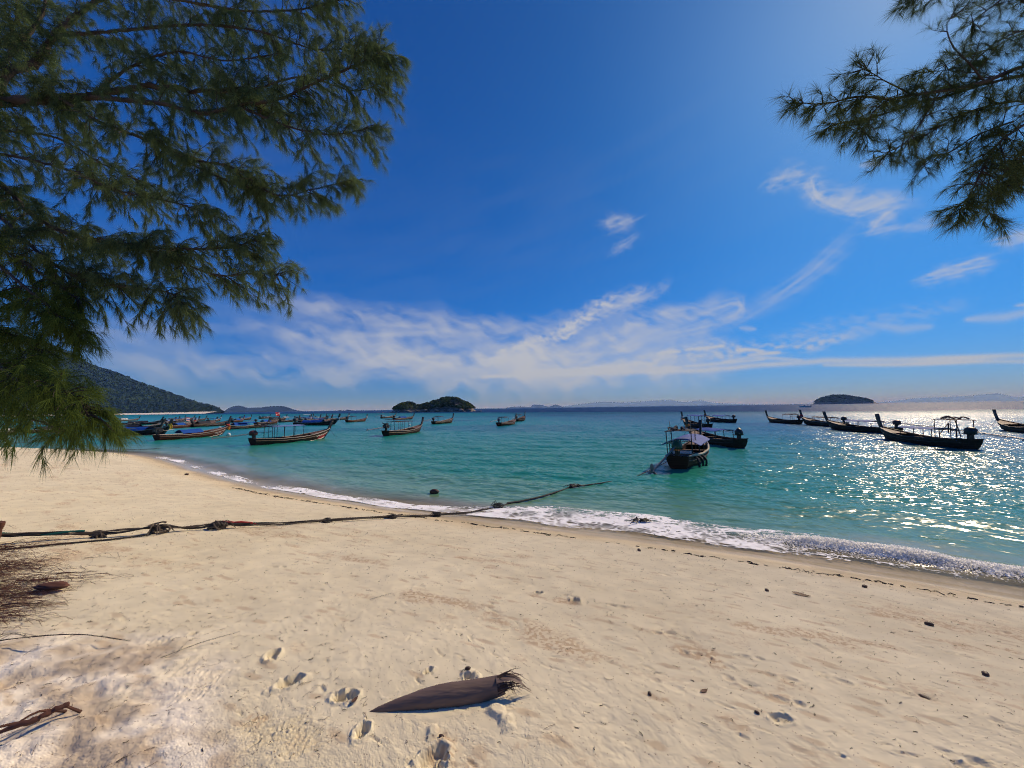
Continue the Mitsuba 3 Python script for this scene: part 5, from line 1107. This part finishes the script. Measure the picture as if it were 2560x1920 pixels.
def leaf(x, y, L, a, label, mat='leaf_brown', curl=.3):
    u, v = np.meshgrid(np.linspace(0, 1, 12), np.linspace(-1, 1, 5), indexing='ij'); w = .22 * L * np.sin(np.pi * u ** .8)
    px = (u - .5) * L; py = v * w; pz = curl * L * (.25 * (2 * u - 1) ** 2 + .5 * np.abs(v) ** 2 * w / L) + .006
    X_, Y_ = x + px * math.cos(a) - py * math.sin(a), y + px * math.sin(a) + py * math.cos(a)
    f = np.stack([X_, Y_, pz + max(ground(x, y), 0.)], -1).reshape(-1, 3); F = grid_faces(12, 5)
    add(num('fallen_leaf'), mikit.ply((np.vstack([f, f - [0, 0, .003]]), np.vstack([F, F[:, ::-1] + 60])), mat, smooth=True), label, 'leaf')
leaf(3.60, 5.0, .20, -.7, 'dark curled leaf left of the right hand footprints')
leaf(.59, 9.2, .16, .3, 'yellowish leaf on the damp sand edge at the centre', 'leaf_pale')
leaf(1.32, 2.84, .07, .4, 'small brown leaf right of the spathe')
leaf(-1.05, 2.62, .06, 1.2, 'small brown leaf in the hole left of the spathe tip')
def weed_clump(x, y, s, label, seed, z=.0):
    rr_ = np.random.default_rng(seed); ms = []
    for k in range(26):
        a = rr_.uniform(0, 6.28); L = s * rr_.uniform(.4, 1.2); x0, y0 = x + rr_.normal() * s * .3, y + rr_.normal() * s * .25
        b = max(ground(x0, y0) + .01, float(sea_height(np.array(x0), np.array(y0))) + z)
        p = np.array([(x0, y0, b), (x0 + math.cos(a) * L * .5, y0 + math.sin(a) * L * .4, b + s * .22 * rr_.random()), (x0 + math.cos(a) * L, y0 + math.sin(a) * L * .8, b - .01)])
        ms.append(tube(curve(p, 7), s * rr_.uniform(.04, .09), 5, flat=.4))
    add(num('seaweed_clump'), mikit.ply(join(ms), 'weed_mat', smooth=50), label, 'seaweed')
weed_clump(3.28, 10.2, .26, 'dark seaweed clump floating off the foam right of the rope', 1, .04)
weed_clump(2.24, 14.5, .34, 'dark seaweed caught on the sunken part of the rope', 2, .06)
m = blob(.14, 31, .15, 3, (1.2, .6, .7)); m.apply_translation((-2.83, 13.96, .06)); add('coconut_husk', mikit.ply(m, 'nut_mat', smooth=True), 'dark coconut husk bobbing in the shallows left of the rope', 'coconut husk')
for k, (px, py, lab) in enumerate(((-36.9, 50.3, 'white mooring float right of the orange ribboned boat'), (-19.2, 72.0, 'small white float left of the lone boat before the island'), (-56, 74, 'small pale float behind the two blue tarpaulin boat'))):
    s = trimesh.creation.icosphere(2, .22); s.apply_translation((px, py, .10)); add(num('mooring_float'), mikit.ply(s, 'float_white', smooth=True), lab, 'float')

def scatter(key, spots, label, cat, mat, seed, thick=(.0006, .0014), L=(.015, .075), kind='stuff'):
    """Bits of straw and weed: short bent sticks."""
    rr_ = np.random.default_rng(seed); ms = []
    for x, y in spots:
        a = rr_.uniform(0, 6.28); l = rr_.uniform(*L); z = ground(x, y) + .003
        p = [(x, y, z), (x + math.cos(a) * l * .5, y + math.sin(a) * l * .5, z + l * .12 * rr_.random()), (x + math.cos(a + rr_.normal() * .4) * l, y + math.sin(a + rr_.normal() * .4) * l, z)]
        p = np.array(p); p[2, 2] = ground(p[2, 0], p[2, 1]) + .003
        ms.append(tube(p, rr_.uniform(*thick), 4))
    add(key, mikit.ply(join(ms), mat), label, cat, kind=kind)
rr_ = np.random.default_rng(77)
sp = [(rr_.uniform(-4.6, -.6), rr_.uniform(1.9, 3.9)) for k in range(520)]
sp = [(x, y) for x, y in sp if x < -.5 - .55 * (y - 1.9)] + [(rr_.uniform(-6, 3.5), rr_.uniform(1.9, 7)) for k in range(260)]
scatter('straw_litter', sp, 'thin dark straws and needles scattered over the near sand', 'litter', 'leaf_brown', 3)
sp = [(x, y) for x, y in zip(rr_.uniform(-9, 8, 2600), rr_.uniform(1.9, 9, 2600)) if shore_su(x, y)[1] > 1.3]
scatter('beach_crumbs', sp, 'tiny dark crumbs of bark and weed strewn over the whole beach', 'litter', 'weed_mat', 4, (.0008, .0026), (.008, .035))
sp = []
for s0 in np.arange(-16, 9, .028):
    u0 = 1.30 + .5 * FB(np.array(s0 * .35), np.array(0.), 3, 21) + .20 * FB(np.array(s0 * 1.7), np.array(3.), 2, 22)
    dens = np.clip(.5 + 1.6 * FB(np.array(s0 * .9), np.array(5.), 3, 25), .04, 1)
    if rr_.random() < dens:
        u1 = u0 + rr_.normal() * .035; c_ = float(np.polyval(SH, np.clip(s0, -70, 5)) + (s0 - np.clip(s0, -70, 5)) * .02)
        sp.append((s0 * TX + (u1 + c_) * TY, s0 * TY - (u1 + c_) * TX))
scatter('wrack_line', sp, 'broken dark line of weed bits left on the damp sand by the tide', 'seaweed', 'weed_mat', 5, (.004, .012), (.03, .14))

# ---------------------------------------------------------------- the air
HB = (-70000., 70000., -20000., 70000., -4.0, 420.)
scene['haze'] = {'type': 'cube', 'bsdf': {'type': 'null'}, 'interior': {'type': 'ref', 'id': 'air'},
    'to_world': T().translate([(HB[0] + HB[1]) / 2, (HB[2] + HB[3]) / 2, (HB[4] + HB[5]) / 2]).scale([(HB[1] - HB[0]) / 2, (HB[3] - HB[2]) / 2, (HB[5] - HB[4]) / 2])}
tag('haze', kind='stuff')
